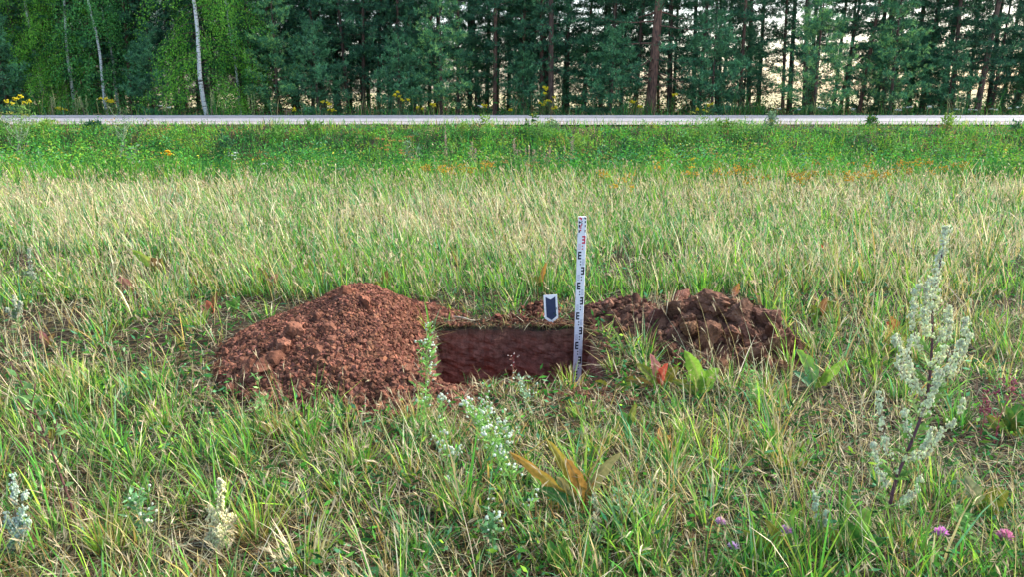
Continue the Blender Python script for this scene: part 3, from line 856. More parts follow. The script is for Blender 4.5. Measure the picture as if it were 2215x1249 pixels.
# verge beyond the road
mb = MB()
n = 13000
x = R.uniform(-28, 28, n); y = R.uniform(28.3, 31, n)
vh = .15 + 1.5 * smooth(.4, .75, fbm(x * 1.3, y, 99, 3)) * R.random(n) ** 1.5
blades(mb, np.stack([x, y, base_z(x, y)], 1), vh * .8, R.uniform(.010, .022, n), R.uniform(0, 6.28, n), np.abs(R.normal(0, .25, n)), R.uniform(0, .9, n),
       pick(['fresh', 'mid', 'dark', 'straw', 'brown', 'blue'], [2, 4, 5, 2, 1.5, 1], n), seg=2)
tag(mb.build('verge_grass', M_GRASS), kind='stuff')
# forest floor
mb = MB()
n = 60000
x = R.uniform(-34, 34, n); y = R.uniform(30.5, 46, n)
P = np.stack([x, y, base_z(x, y) + R.uniform(0, 1.7, n) * R.random(n) * smooth(.2, .6, fbm(x * .9, y * .9, 66, 3)) * 1.2], 1)
D = np.stack([R.normal(0, 1, n), R.normal(0, 1, n), R.normal(.3, .5, n)], 1)
leafq(mb, P, D, R.uniform(.1, .25, n), R.uniform(.03, .08, n), pick(['dark', 'mid', 'brown', 'straw'], [5, 3, 3, 1], n))
tag(mb.build('forest_undergrowth', M_LEAF), kind='stuff')

# ------------------------------------------------------------------ trees
NE = dict(teal=(.06, .175, .09), dark=(.022, .075, .045), mid=(.07, .22, .10), light=(.15, .36, .14), ylight=(.34, .60, .17), ymid=(.12, .34, .14))
def pine(name, H, r0, z0, step, blen, nb, tuft_n, cols, label, cat='pine tree', group=None, bark=None, droop=.25, seed=0, taper=1.0, dens=1.0, top=.15, bend=.3, dead=True):
    rs = np.random.default_rng(seed); rnd = random.Random(seed)
    root = empty(name, (0, 0, 0), label, cat, group)
    # trunk
    n = 12; ph = rnd.uniform(0, 6.28)
    pts = [Vector((bend * math.sin(ph) * math.sin(2.2 * i / n), bend * math.cos(ph) * math.sin(2.0 * i / n), H * i / n)) for i in range(n + 1)]
    rad = [r0 * (1.25 if i == 0 else 1) * (1 - .93 * i / n) + .006 for i in range(n + 1)]
    def trunk_at(z):
        f = max(0, min(.9999, z / H)) * n; i = int(f); return pts[i].lerp(pts[i + 1], f - i)
    mb = MB(); tube(mb, pts, rad, 9)
    tr = mb.build('trunk', bark or M_BARK, root, True)
    lm = MB(); nm = MB()
    z = z0; TP = []; TD = []; TC = []
    while z < H - .25:
        f = (z - z0) / (H - z0)
        bl = blen * ((1 - f) ** taper * (1 - top) + top) * min(1, .55 + f * 4)
        k_ = max(2, int(nb * rnd.uniform(.7, 1.2)))
        a0 = rnd.uniform(0, 6.28)
        for j in range(k_):
            a = a0 + 6.28 * j / k_ + rnd.uniform(-.4, .4)
            l = bl * rnd.uniform(.65, 1.15); up = rnd.uniform(-.05, .35) - droop * (1 - f) * .8 + .5 * f
            s0 = trunk_at(z + rnd.uniform(-.1, .1)); d = Vector((math.cos(a), math.sin(a), up)).normalized()
            bp = [s0]; m_ = 5
            for q_ in range(1, m_ + 1):
                d = (d + Vector((rnd.gauss(0, .10), rnd.gauss(0, .10), .10 if q_ > 2 else -.05))).normalized()
                bp.append(bp[-1] + d * l / m_)
            tube(lm, bp, [max(.004, r0 * .16 * (1 - q_ / (m_ + 1))) * (.6 + l * .25) for q_ in range(m_ + 1)], 4, cap=False)
            nt = int(tuft_n * l * dens * (.35 if f < .05 and dead else 1) * rnd.uniform(.5, 1.3))
            for _ in range(nt):
                t = .22 + .78 * rnd.random() ** .75; i = min(m_ - 1, int(t * m_)); p_ = bp[i].lerp(bp[i + 1], t * m_ - i)
                bd = (bp[i + 1] - bp[i]).normalized()
                sd = Vector((rnd.gauss(0, 1), rnd.gauss(0, 1), rnd.gauss(.1, .45))).normalized()
                off = sd * rnd.uniform(.02, .38) * min(1, l) * (1.15 - .5 * t)
                TP.append(p_ + off); TD.append((bd * .5 + sd * .8 + Vector((0, 0, .35))).normalized()); TC.append(f)
        z += step * rnd.uniform(.75, 1.25)
    lm.build('branches', bark or M_BARK, root, True)
    TP = np.array([tuple(v) for v in TP]); TD = np.array([tuple(v) for v in TD]); TC = np.array(TC)
    kn = 9; ti = np.repeat(np.arange(len(TP)), kn); n_ = len(ti)
    D = nrm(TD[ti] + rs.normal(0, .55, (n_, 3)))
    cp = np.array([NE[c_] for c_, w_ in cols]); cw = np.array([w_ for c_, w_ in cols], float)
    ci = rs.choice(len(cp), len(TP), p=cw / cw.sum())
    cc = cp[ci][ti] * rs.uniform(.75, 1.3, (n_, 1))
    base = TP[ti] - TD[ti] * .03 + rs.normal(0, .02, (n_, 3))
    leafq(nm, base, D, rs.uniform(.07, .15, n_), rs.uniform(.013, .026, n_), cc, side=nrm(np.cross(D, rs.normal(0, 1, (n_, 3)))))
    fo = nm.build('crown', M_NEEDLE, root)
    reg(root, *[o for o in COL.objects if o.parent is root])
    return root

def birch(name, H, r0, lean, cols, label, seed, z0=1.2, nb=60, blen=1.6, ln=170, group=None, lsz=1.0):
    rs = np.random.default_rng(seed); rnd = random.Random(seed)
    root = empty(name, (0, 0, 0), label, 'birch tree', group)
    n = 14
    pts = [Vector((lean * (i / n) * H * .1 + .06 * math.sin(i * 1.1 + seed), .08 * math.sin(i * .9 + seed), H * i / n)) for i in range(n + 1)]
    rad = [r0 * (1 - .9 * i / n) + .006 for i in range(n + 1)]
    mb = MB(); tube(mb, pts, rad, 10); mb.build('trunk', M_BIRCH, root, True)
    lm = MB(); P = []; D = []; 
    for b_ in range(nb):
        z = z0 + (H - z0 - .3) * (b_ / nb) ** 1.1; f = z / H * n; i = min(n - 1, int(f)); s0 = pts[i].lerp(pts[i + 1], f - i)
        a = rnd.uniform(0, 6.28); l = blen * rnd.uniform(.5, 1.15) * (1 - .5 * (z / H) ** 2)
        d = Vector((math.cos(a), math.sin(a), rnd.uniform(.1, .7))).normalized(); bp = [s0]
        for q_ in range(7):
            d = (d + Vector((rnd.gauss(0, .12), rnd.gauss(0, .12), -.24))).normalized(); bp.append(bp[-1] + d * l / 6)
        tube(lm, bp, [max(.003, r0 * .18 * (1 - q_ / 8)) for q_ in range(8)], 4, cap=False)
        for _ in range(int(ln * l / blen)):
            t = (.25 + .75 * rnd.random()) * 6.999; i2 = int(t); p_ = bp[i2].lerp(bp[i2 + 1], t - i2)
            hang = rnd.random() ** 1.3 * .75
            P.append((p_.x + rnd.gauss(0, .13), p_.y + rnd.gauss(0, .13), p_.z - hang + .05)); D.append((rnd.gauss(0, .6), rnd.gauss(0, .6), -1))
    lm.build('branches', M_BARK, root, True)
    P = np.array(P); D = np.array(D); n_ = len(P)
    cp = np.array(cols); ci = rs.integers(0, len(cp), n_)
    mm = MB(); leafq(mm, P, D, rs.uniform(.05, .085, n_) * lsz, rs.uniform(.035, .055, n_) * lsz, cp[ci] * rs.uniform(.7, 1.35, (n_, 1)), side=nrm(np.cross(nrm(D), rs.normal(0, 1, (n_, 3)))))
    mm.build('crown', M_BIRCHLEAF, root)
    reg(root, *[o for o in COL.objects if o.parent is root])
    return root

def put(o, px, y, s=1.0, rz=None, label=None, group=None, tilt=0.0, kind=None):
    x = at_y(px, 245, y).x
    o.location = (x, y, gz(x, y) - .03); o.scale = (s, s, s)
    o.rotation_euler = (0, math.radians(tilt), random.uniform(0, 6.28) if rz is None else rz)
    if label: o['label'] = label
    if group: o['group'] = group
    elif 'group' in o: del o['group']
    return o

# kinds
big = pine('pine_tree', 15, .21, 1.6, .55, 3.0, 4, 26, [('teal', 3), ('mid', 3), ('light', 1)], 'thick trunked old pine with rusty bark and wide spreading boughs right of centre', bark=M_BARKRED, seed=5, droop=.35, taper=.6, top=.3)
young_a = pine('pine_tree', 5.6, .07, .5, .34, 2.1, 6, 38, [('ymid', 4), ('ylight', 3), ('mid', 2)], 'cone shaped young pine with pale green tip standing right of centre', seed=6, droop=.15, taper=.85, bend=.05, top=.05, dead=False)
young_b = pine('pine_tree', 6.2, .07, .8, .36, 1.7, 6, 36, [('ymid', 4), ('ylight', 2), ('mid', 2)], 'slender bright green young pine standing left of centre', seed=7, droop=.1, taper=.8, bend=.08, top=.06, dead=False)
young_c = pine('pine_tree', 3.6, .05, .3, .30, 1.5, 6, 40, [('ymid', 3), ('teal', 3), ('light', 2)], 'short bushy young pine', seed=8, droop=.1, taper=.7, bend=.05, top=.1, dead=False)
tall = [pine('pine_tree', 12.5 + i, .070 + .010 * i, [.9, 1.4, 1.0, 1.8][i], .48, [1.7, 1.5, 2.0, 1.6][i], 5, 46, [('teal', 4), ('dark', 2), ('mid', 3), ('light', 1.6)], 'dark tall pine in the tree belt', seed=20 + i,
             taper=.55, top=.25, dens=[1.0, .85, 1.0, .7][i], bark=M_BARKRED if i == 1 else M_BARK) for i in range(4)]
G1 = (.17, .46, .05); G2 = (.27, .55, .07); G3 = (.08, .28, .045)
b1 = birch('birch_tree', 12, .085, -.35, [G1, G2, G1, G3], 'bright green birch with white trunk and drooping boughs left of centre', 3, z0=1.1, nb=95, blen=2.5, ln=400)
b2 = birch('birch_tree', 12, .055, -.45, [(.09, .34, .09), (.13, .40, .10), (.18, .46, .10)], 'dull green birch with thin leaning white trunk near the left edge', 4, z0=1.2, nb=75, blen=1.9, ln=260)

put(big, 1405, 31.6, 1.0, 2.2)
put(young_a, 1760, 30.6, 1.0, 1.0)
put(young_b, 955, 31.0, 1.0, 2.0)
put(young_c, 865, 30.8, .95, 1.0, 'short bushy dark green young pine left of the slender bright one')
put(b1, 448, 30.4, 1.0, 0.0)
put(b2, 236, 32.0, 1.0, .3)
def cp(src, px, y, s=1.0, label=None, group=None, tilt=0.0, rz=None):
    return put(copy_tree(src), px, y, s, rz, label, group, tilt)
cp(b2, 262, 33.0, .95, 'second thin leaning birch trunk just right of the first near the left edge', rz=.5)
cp(b2, 522, 32.0, .9, 'thin pale birch trunk right of the bright green birch', rz=.9)
cp(b1, 95, 32.4, .9, 'leafy birch in the far left corner of the tree belt', rz=2.0)
cp(b1, 160, 32.2, .8, 'leafy birch low and dense between the left corner and the leaning trunks', rz=4.0)
cp(young_b, 1925, 31.2, 1.0, 'dense blue green young pine right of the cone shaped one')
cp(young_b, 600, 31.5, .95, 'slim straight sapling pine right of the pale birch trunk', rz=1)
cp(young_c, 1540, 31.2, 1.2, 'bushy dark pine between the thick trunk and the cone shaped pine')
cp(young_c, 1320, 31.5, 1.05, 'bushy young pine just left of the thick rusty trunk')
cp(young_c, 690, 31.4, 1.1, 'bushy young pine between the sapling and the slender bright one')
cp(young_c, 340, 31.4, 1.0, 'dark bushy pine under the bright green birch')
cp(young_c, 20, 31.3, 1.15, 'dark bushy pine at the left edge of the picture')
cp(young_c, 1130, 31.9, .8, 'small bushy pine left of the paired dark trunks')
cp(young_c, 2050, 31.6, .9, 'small bushy pine left of the leaning trunk on the right')
cp(tall[1], 1172, 32.5, 1.1, 'left one of the paired dark trunks at the centre', rz=1.3)
cp(tall[3], 1192, 32.0, 1.15, 'right one of the paired dark trunks at the centre', rz=2.3)
cp(tall[3], 2110, 31.6, 1.1, 'bare reddish pine trunk leaning right near the right edge', tilt=5.5, rz=0.0)
cp(tall[1], 1128, 32.6, .9, 'straight lone pine trunk left of the paired trunks', rz=.4)
for px, y_, s_c in [(1500, 34.5, 1.0), (1605, 33.5, 1.1), (1890, 35, 1.2), (1990, 33.4, 1.0), (2190, 34.2, 1.1), (1265, 33.2, 1.0), (1030, 33.5, 1.0)]:
    cp(young_c, px, y_, s_c, 'small bushy pine growing between the trunks of the belt', 'bushy young pines under the belt')
G = 'pines of the tree belt'
rows_ = [(33.0, 62, .95), (35.0, 66, 1.0), (37.5, 72, 1.0), (40.5, 80, 1.05)]
for ri, (yy, sp, sc_) in enumerate(rows_):
    px = -180 + ri * 20
    while px < 2400:
        pp = px + random.uniform(-.35, .35) * sp
        src = random.choice(tall if pp < 900 else tall[:] + [tall[3], tall[1]])
        cp(src, pp, yy + random.uniform(-.8, .8), sc_ * random.uniform(.85, 1.15), 'dark slender pine among the close rows behind the front trees', G, tilt=random.uniform(-2.5, 2.5))
        px += sp * (0.75 if pp < 900 else 1.25 if pp > 1350 else 1.0)
for t_ in tall:      # the sources themselves stand in the belt too
    put(t_, 300 + 400 * tall.index(t_), 36, 1.0, None, 'dark slender pine among the close rows behind the front trees', G)

# ------------------------------------------------------------------ herbs and single plants
def bez(p0, p1, p2, n):
    return [p0 * (1 - t) ** 2 + p1 * 2 * t * (1 - t) + p2 * t * t for t in [i / n for i in range(n + 1)]]

def polyl(pts, n):
    """smooth sampled polyline of Vectors"""
    out = []
    m = len(pts)
    for i in range(n + 1):
        f = i / n * (m - 1); k_ = min(m - 2, int(f)); t = f - k_
        a = pts[max(0, k_ - 1)]; b = pts[k_]; c = pts[k_ + 1]; d = pts[min(m - 1, k_ + 2)]
        out.append(.5 * ((2 * b) + (c - a) * t + (2 * a - 5 * b + 4 * c - d) * t * t + (3 * b - 3 * c + d - a) * t ** 3))
    return out

def strand(root, pts, name='flower_spike', bud=(.50, .55, .36), r=.016, n=260, sz=.008, stemc=(.16, .09, .08), rad=.0016, start=.12):
    """a twig crowded with tiny pale buds"""
    mb = MB(); loc = Vector(root.location)
    pl = [p_ - loc for p_ in polyl(pts, 14)]
    tube(mb, pl, [rad * (1 - .7 * i / 14) + .0004 for i in range(15)], 5, stemc, 0)
    A = np.array([tuple(v) for v in pl]); n = int(n * 1.2); t = start + (1 - start) * R.random(n); f = t * 13.999; i = f.astype(int)
    P = A[i] + (A[i + 1] - A[i]) * (f - i)[:, None]
    rr = r * 1.15 * (1.1 - .5 * t) * (.45 + .9 * vnoise(t * 22 + r * 999, t * 0, 5))
    nk = max(6, n // 9); ci = R.integers(0, nk, n); tk = start + (1 - start) * R.random(nk); fk = tk * 13.999; ik = fk.astype(int)
    Pk = A[ik] + (A[ik + 1] - A[ik]) * (fk - ik)[:, None]; rk = r * 1.3 * (1.15 - .75 * tk) * R.random(nk) ** .6
    dk = nrm(R.normal(0, 1, (nk, 3)) + np.array([0, 0, -.2])); Pk = Pk + dk * rk[:, None]
    P = Pk[ci] + R.normal(0, .0045, (n, 3)) + dk[ci] * (R.random(n) * -.006)[:, None]
    C = np.array(bud) * R.uniform(.65, 1.25, (n, 1)) * (1 + R.normal(0, .04, (n, 3)))
    v, fc = ICO1
    s = sz * R.uniform(.35, .7, n)
    V = v[None] * s[:, None, None] * np.array([.8, .8, 1.2]) + P[:, None]
    mb.add(V.reshape(-1, 3), None, (fc[None] + (np.arange(n) * 12)[:, None, None]).reshape(-1, 3), np.repeat(C[:, None], 12, 1).reshape(-1, 3), 1)
    return mb.build(name, [M_STEM, M_PETAL], root)

def lobed(mb, p0, d, up, L, W, c, c2=None, lobes=4, m=0):
    """narrow pinnate leaf: midrib leaflet plus side lobes"""
    p0 = np.array(p0); d = np.array(d) / np.linalg.norm(d); s = np.cross(d, up); s = s / (np.linalg.norm(s) + 1e-9)
    P = [p0]; D = [d]; LL = [L]; WW = [W * .25]
    for k_ in range(lobes):
        t = .2 + .65 * k_ / max(1, lobes - 1)
        for sg in (-1, 1):
            P.append(p0 + d * L * t); D.append(d * .8 + s * sg * .9 + np.array(up) * .1); LL.append(L * .42 * (1.1 - .6 * t)); WW.append(W * .2)
    leafq(mb, np.array(P), np.array(D), np.array(LL), np.array(WW), np.array(c) * R.uniform(.85, 1.15, (len(P), 1)), m)

def mugwort():
    Yb = 2.32
    root = empty('mugwort_plant', tuple(at_y(1908, 1262, Yb)), 'tall mugwort with dark purple stem and pale bud spikes in the right foreground', 'wild plant')
    Pp = lambda px, py, y: at_y(px, py, y)
    main = [(1905, 1262, 2.32), (1912, 1180, 2.34), (1935, 1050, 2.38), (1975, 950, 2.42), (2005, 860, 2.46), (2016, 750, 2.5), (2018, 660, 2.53), (2032, 580, 2.56), (2046, 500, 2.6)]
    mp = [Pp(*a) for a in main]
    mb = MB(); pl = [p_ - Vector(root.location) for p_ in polyl(mp, 30)]
    tube(mb, pl, [.0062 * (1 - .8 * i / 30) + .001 for i in range(31)], 7, (.12, .055, .07)); mb.build('stem', M_STEM, root, True)
    spikes = [([(2016, 700, 2.51), (2022, 620, 2.54), (2034, 560, 2.57), (2048, 492, 2.6)], 520, .020),
              ([(2012, 770, 2.49), (1985, 745, 2.5), (1975, 700, 2.48), (1978, 640, 2.47), (1992, 615, 2.47)], 300, .014),
              ([(2014, 740, 2.5), (2000, 690, 2.47), (2004, 640, 2.46), (2012, 600, 2.46)], 320, .016),
              ([(2015, 760, 2.5), (2040, 720, 2.53), (2050, 680, 2.55), (2052, 665, 2.55)], 240, .014),
              ([(2012, 800, 2.48), (2030, 780, 2.45), (2048, 740, 2.44), (2055, 690, 2.43)], 260, .014),
              ([(2008, 840, 2.46), (2045, 820, 2.48), (2075, 780, 2.5), (2098, 720, 2.52)], 300, .013),
              ([(2010, 830, 2.46), (2050, 800, 2.4), (2080, 740, 2.38), (2090, 690, 2.36)], 240, .011),
              ([(2002, 860, 2.45), (1975, 820, 2.43), (1965, 770, 2.42), (1972, 730, 2.42)], 240, .012),
              ([(1998, 870, 2.45), (1960, 810, 2.5), (1950, 760, 2.52), (1940, 725, 2.52)], 240, .011),
              ([(2000, 850, 2.46), (1950, 810, 2.38), (1938, 750, 2.36), (1936, 728, 2.35)], 200, .010),
              ([(1990, 905, 2.44), (2010, 870, 2.4), (2028, 830, 2.38), (2030, 800, 2.37)], 300, .017),
              ([(1960, 985, 2.41), (2000, 985, 2.42), (2035, 940, 2.44), (2070, 905, 2.45), (2085, 865, 2.45)], 330, .012),
              ([(1955, 1000, 2.4), (1985, 985, 2.35), (2005, 960, 2.33), (2018, 925, 2.32)], 240, .014),
              ([(1975, 950, 2.42), (1960, 930, 2.38), (1958, 900, 2.37), (1955, 890, 2.37)], 110, .012),
              ([(1940, 1040, 2.38), (1922, 980, 2.37), (1905, 910, 2.37), (1900, 850, 2.37)], 230, .010),
              ([(1930, 1080, 2.37), (1912, 1040, 2.33), (1898, 1000, 2.31), (1888, 960, 2.3)], 170, .009),
              ([(1925, 1100, 2.36), (1960, 1080, 2.33), (1985, 1060, 2.32), (1992, 1030, 2.31)], 170, .010)]
    for pts, n, r in spikes:
        strand(root, [Pp(*a) for a in pts], n=n, r=r, sz=.0074, bud=(.82, .85, .56))
    fm = MB(); loc = np.array(root.location)
    for k_ in range(70):
        t = R.random() ** 1.2 * .62; f = t * 29.99; i = int(f); b_ = np.array(pl[i])
        a = R.uniform(0, 6.28)
        lobed(fm, b_, (math.cos(a), math.sin(a) * .8, R.uniform(.2, 1.1)), np.array([0, 0, 1.]), R.uniform(.05, .10), .045, (.15, .30, .07) if R.random() < .7 else (.24, .36, .12))
    fm.build('leaves', M_LEAF, root)
mugwort()

def wormwood(base, tips, label, bud, n=300, r=.014, name='wormwood_plant', leafc=(.2, .33, .12), group=None, cat='wild plant', Y=None, nl=26, stemc=(.2, .16, .1)):
    """base and tips are (px, py, y)"""
    b_ = at_y(*base); root = empty(name, tuple(b_), label, cat, group)
    tips3 = [at_y(*t) for t in tips]
    mb = MB(); top = tips3[0]
    pl = [p_ - b_ for p_ in bez(b_, b_.lerp(top, .5) + Vector((.01, 0, .02)), top, 10)]
    tube(mb, pl, [.0028 * (1 - .6 * i / 10) for i in range(11)], 5, stemc); mb.build('stem', M_STEM, root, True)
    for i, t in enumerate(tips3):
        s = b_.lerp(top, .25 + .35 * R.random()) if i else b_.lerp(top, .35)
        mid = s.lerp(t, .5) + Vector((0, 0, -.01)) + (t - s).cross(Vector((0, 1, 0))) * .0
        strand(root, [s, mid, t], n=int(n * R.uniform(.8, 1.1)), r=r, bud=bud, stemc=stemc, sz=.0075)
    fm = MB()
    for k_ in range(nl):
        f = R.random() * .6 * 9.99; p_ = np.array(pl[int(f)]); a = R.uniform(0, 6.28)
        lobed(fm, p_, (math.cos(a), math.sin(a), R.uniform(.2, 1)), np.array([0, 0, 1.]), R.uniform(.03, .065), .035, leafc)
    fm.build('leaves', M_LEAF, root)
    return root
CREAM = (.82, .78, .46); PALEG = (.62, .72, .50); BLUEG = (.58, .70, .54)
wormwood((470, 1275, 2.22), [(478, 1040, 2.3), (455, 1100, 2.28), (500, 1120, 2.3), (510, 1190, 2.28), (450, 1170, 2.26), (470, 1150, 2.24), (515, 1215, 2.26)],
         'cream plumed wormwood at the bottom edge left of centre', CREAM, 420, .024)
wormwood((440, 1290, 2.2), [(385, 1215, 2.25), (400, 1235, 2.24), (430, 1225, 2.22)], 'low cream bud spray at the bottom edge beside the cream plume', CREAM, 260, .018)
wormwood((40, 1275, 2.22), [(28, 1030, 2.32), (55, 1060, 2.3), (14, 1110, 2.28), (62, 1130, 2.27), (20, 1180, 2.26)], 'blue green wormwood spikes in the bottom left corner', BLUEG, 210, .013, leafc=(.16, .3, .18))
wormwood((1800, 1275, 2.22), [(1760, 1065, 2.3), (1785, 1110, 2.28), (1800, 1150, 2.26), (1812, 1190, 2.25)], 'curved pale wormwood spike left of the tall mugwort', PALEG, 260, .012)
wormwood((1300, 1240, 2.25), [(1285, 1065, 2.35), (1278, 1140, 2.3), (1320, 1150, 2.3)], 'small white bud spike in the foreground below the dock leaves', (.6, .64, .42), 170, .010)
wormwood((70, 640, 5.2), [(62, 535, 5.3), (55, 590, 5.25), (75, 600, 5.25)], 'pale wormwood spike standing in the field at the left edge', (.45, .5, .36), 240, .02)
wormwood((40, 720, 4.5), [(30, 640, 4.55), (15, 670, 4.5), (45, 655, 4.5)], 'pale low wormwood tuft below the spike at the left edge', (.45, .5, .36), 240, .02)

def weed(pts, label, leafc, n_leaf=60, L=(.02, .045), flower=None, nf=0, stemc=(.16, .26, .06), rad=.0022, name='weed_plant', side=0, group=None, fsize=.006, spread=.06, cat='wild plant', wl=.3):
    P3 = [at_y(*a) for a in pts]; b_ = P3[0]
    root = empty(name, tuple(b_), label, cat, group)
    pl = polyl([p_ - b_ for p_ in P3], 20)
    mb = MB(); tube(mb, pl, [rad * (1 - .75 * i / 20) + .0004 for i in range(21)], 5, stemc)
    br = []
    for k_ in range(side):
        t = R.uniform(.3, .9); i = int(t * 19.99); s = pl[i]; a = R.uniform(0, 6.28); l = spread * R.uniform(.7, 1.8)
        e = s + Vector((math.cos(a) * .7, math.sin(a) * .7, 1)).normalized() * l
        tube(mb, [s, s.lerp(e, .5) + Vector((math.cos(a), math.sin(a), 0)) * l * .12, e], rad * .4, 4, stemc); br.append((s, e))
    mb.build('stem', M_STEM, root, True)
    fm = MB(); PP = []; DD = []
    for k_ in range(n_leaf):
        if br and R.random() < .55:
            s, e = br[R.integers(len(br))]; p_ = s.lerp(e, R.uniform(.2, 1))
        else:
            p_ = pl[int((.08 + .9 * R.random()) * 19.99)]
        a = R.uniform(0, 6.28); PP.append(tuple(p_)); DD.append((math.cos(a), math.sin(a), R.uniform(.1, 1.1)))
    ll = R.uniform(L[0], L[1], n_leaf)
    leafq(fm, np.array(PP), np.array(DD), ll, ll * wl, np.array(leafc) * R.uniform(.7, 1.3, (n_leaf, 1)))
    fm.build('leaves', M_LEAF, root)
    if flower is not None:
        mb = MB(); ends = [e for s, e in br] + [pl[-1]]; PP = []
        for k_ in range(nf):
            e = ends[R.integers(len(ends))]; PP.append((e.x + R.normal(0, spread * .18), e.y + R.normal(0, spread * .18), e.z + R.normal(0, spread * .18)))
        crumbs(mb, np.array(PP), R.uniform(.6, 1.2, nf) * fsize, np.array(flower) * R.uniform(.8, 1.15, (nf, 1)), ICO1, .1)
        mb.build('flower_cluster', M_PETAL, root)
    return root
WH = (.62, .68, .54); LG = (.22, .42, .10)
weed([(915, 985, 3.05), (918, 900, 3.1), (922, 800, 3.15), (925, 700, 3.2)], 'light green flowering weed standing in front of the tall heap beside the pit', LG, 170, (.02, .05), WH, 60, (.22, .4, .08), .0026, side=16, spread=.06)
weed([(1195, 1270, 2.2), (1150, 1130, 2.3), (1095, 1020, 2.4), (1050, 940, 2.5), (1000, 870, 2.6)], 'long leaning green weed with tiny white flowers at the bottom centre', LG, 200, (.015, .04), WH, 110, (.2, .4, .06), .003, side=24, spread=.07)
weed([(1110, 1120, 2.45), (1080, 1000, 2.55), (1035, 920, 2.65), (1010, 870, 2.7)], 'pale flowering weed branching left behind the long leaning one', (.24, .4, .14), 120, (.015, .035), WH, 70, (.2, .36, .1), .002, side=14, spread=.06)
weed([(1010, 1150, 2.4), (985, 1050, 2.5), (960, 950, 2.6), (958, 860, 2.65)], 'slim green weed with white buds left of the long leaning one', LG, 100, (.015, .035), WH, 60, (.2, .38, .08), .002, side=12, spread=.05)
weed([(1150, 900, 3.3), (1135, 860, 3.35), (1125, 820, 3.4)], 'grey green weed at the front rim of the pit', (.26, .4, .24), 110, (.015, .035), WH, 20, side=10, spread=.05)
weed([(1395, 1200, 2.35), (1390, 1120, 2.4), (1388, 1070, 2.42)], 'small leafy green shoot right of the dock leaves', (.18, .4, .16), 60, (.02, .045), side=4, spread=.03)
weed([(182, 1215, 2.35), (165, 1130, 2.4), (120, 1000, 2.5), (80, 900, 2.6), (18, 775, 2.75)], 'dark bare stalk leaning across the left foreground', (.2, .36, .12), 60, (.02, .06), None, 0, (.085, .035, .03), .0058, side=6, spread=.07, wl=.35)
weed([(2150, 960, 3.0), (2165, 900, 3.05), (2195, 830, 3.1)], 'dark red stemmed weed at the right edge behind the mugwort', (.28, .08, .10), 60, (.012, .03), (.35, .08, .12), 40, (.3, .05, .07), .002, side=8, spread=.06)
weed([(2120, 950, 3.0), (2130, 900, 3.02), (2135, 870, 3.05)], 'low dark red seed stalk left of the taller red one', (.22, .08, .08), 40, (.012, .025), (.3, .07, .1), 30, (.25, .05, .06), .0018, side=5, spread=.05)
weed([(1105, 850, 3.7), (1110, 800, 3.75), (1112, 765, 3.78)], 'thin reddish stalk in front of the pit wall', (.3, .15, .1), 12, (.01, .02), (.5, .4, .35), 8, (.35, .05, .06), .001, side=3, spread=.04)
weed([(1325, 760, 4.35), (1318, 730, 4.38), (1312, 700, 4.4)], 'lime green sprig between the rod and the clod heap', (.35, .45, .08), 26, (.02, .045), None, 0, (.3, .3, .1), .0014, side=3, spread=.04)
weed([(695, 920, 3.4), (692, 880, 3.42), (690, 830, 3.45)], 'tiny yellow green sprig in front of the tall heap', (.3, .4, .08), 24, (.02, .04), None, 0, (.3, .3, .1), .0014, side=3, spread=.03)
for i, (px, py, lb) in enumerate([(2075, 1215, 'leafy green weed left of the rightmost clover'), (1340, 1180, 'low leafy weed below the white bud spike'), (1620, 900, 'low blue green weed below the clod heap'),
                                  (300, 1190, 'light green leafy weed at the bottom left'), (560, 930, 'small leafy weed at the front foot of the tall heap'), (1060, 1235, 'low white flowered weed at the bottom centre')]):
    b_ = at(px, py)
    weed([(px, py, b_.y), (px + 6, py - 50, b_.y + .03), (px - 4, py - 110, b_.y + .06)], lb, [(.2, .4, .12), (.16, .34, .14)][i % 2], 80, (.02, .05), WH if i % 2 else None, 18 if i % 2 else 0, side=8, spread=.05)

# dock leaves
def dock_leaf(mb, base, az, L, W, lean, curl, c1, c2):
    n, m_ = 12, 4; V = []; C = []; FACE = np.array([R.normal(0, .35), -.8, R.uniform(.2, .9)])
    d2 = np.array([math.cos(az), math.sin(az), 0]); s = np.array([-math.sin(az), math.cos(az), 0]); cur = np.array(base, float)
    rows = []
    for i in range(n + 1):
        t = i / n; th = lean + curl * t
        if i: cur = cur + (d2 * math.sin(th) + np.array([0, 0, math.cos(th)])) * L / n
        tn = d2 * math.sin(th) + np.array([0, 0, math.cos(th)])
        s = np.cross(tn, FACE); s = s / (np.linalg.norm(s) + 1e-6); nn = np.cross(s, tn)
        if t < .22: w = W * .07
        else:
            u = (t - .22) / .78; w = W * .5 * (math.sin(math.pi * min(1, u ** .75 * .97 + .03)) ** .65) * (1 + .13 * math.sin(i * 2.4 + base[0]) + R.normal(0, .04)) + .001
        for j in range(-m_, m_ + 1):
            a = j / m_; V.append(cur + s * w * a + nn * (abs(a) * w * .45 + .22 * w * math.sin(i * 2.1 + j * .8) * abs(a) + R.normal(0, .03) * w))
            k_ = max(0, min(1, t * 1.1 + R.normal(0, .22) + .25 * abs(a) - .15)); cc = np.array(c1) * (1 - k_) + np.array(c2) * k_
            if j == 0: cc = cc * .6 + np.array((.4, .3, .15)) * .4
            C.append(cc)
    k_ = 2 * m_ + 1
    Q = [(i * k_ + j, i * k_ + j + 1, (i + 1) * k_ + j + 1, (i + 1) * k_ + j) for i in range(n) for j in range(k_ - 1)]
    mb.add(np.array(V), Q, None, np.array(C))
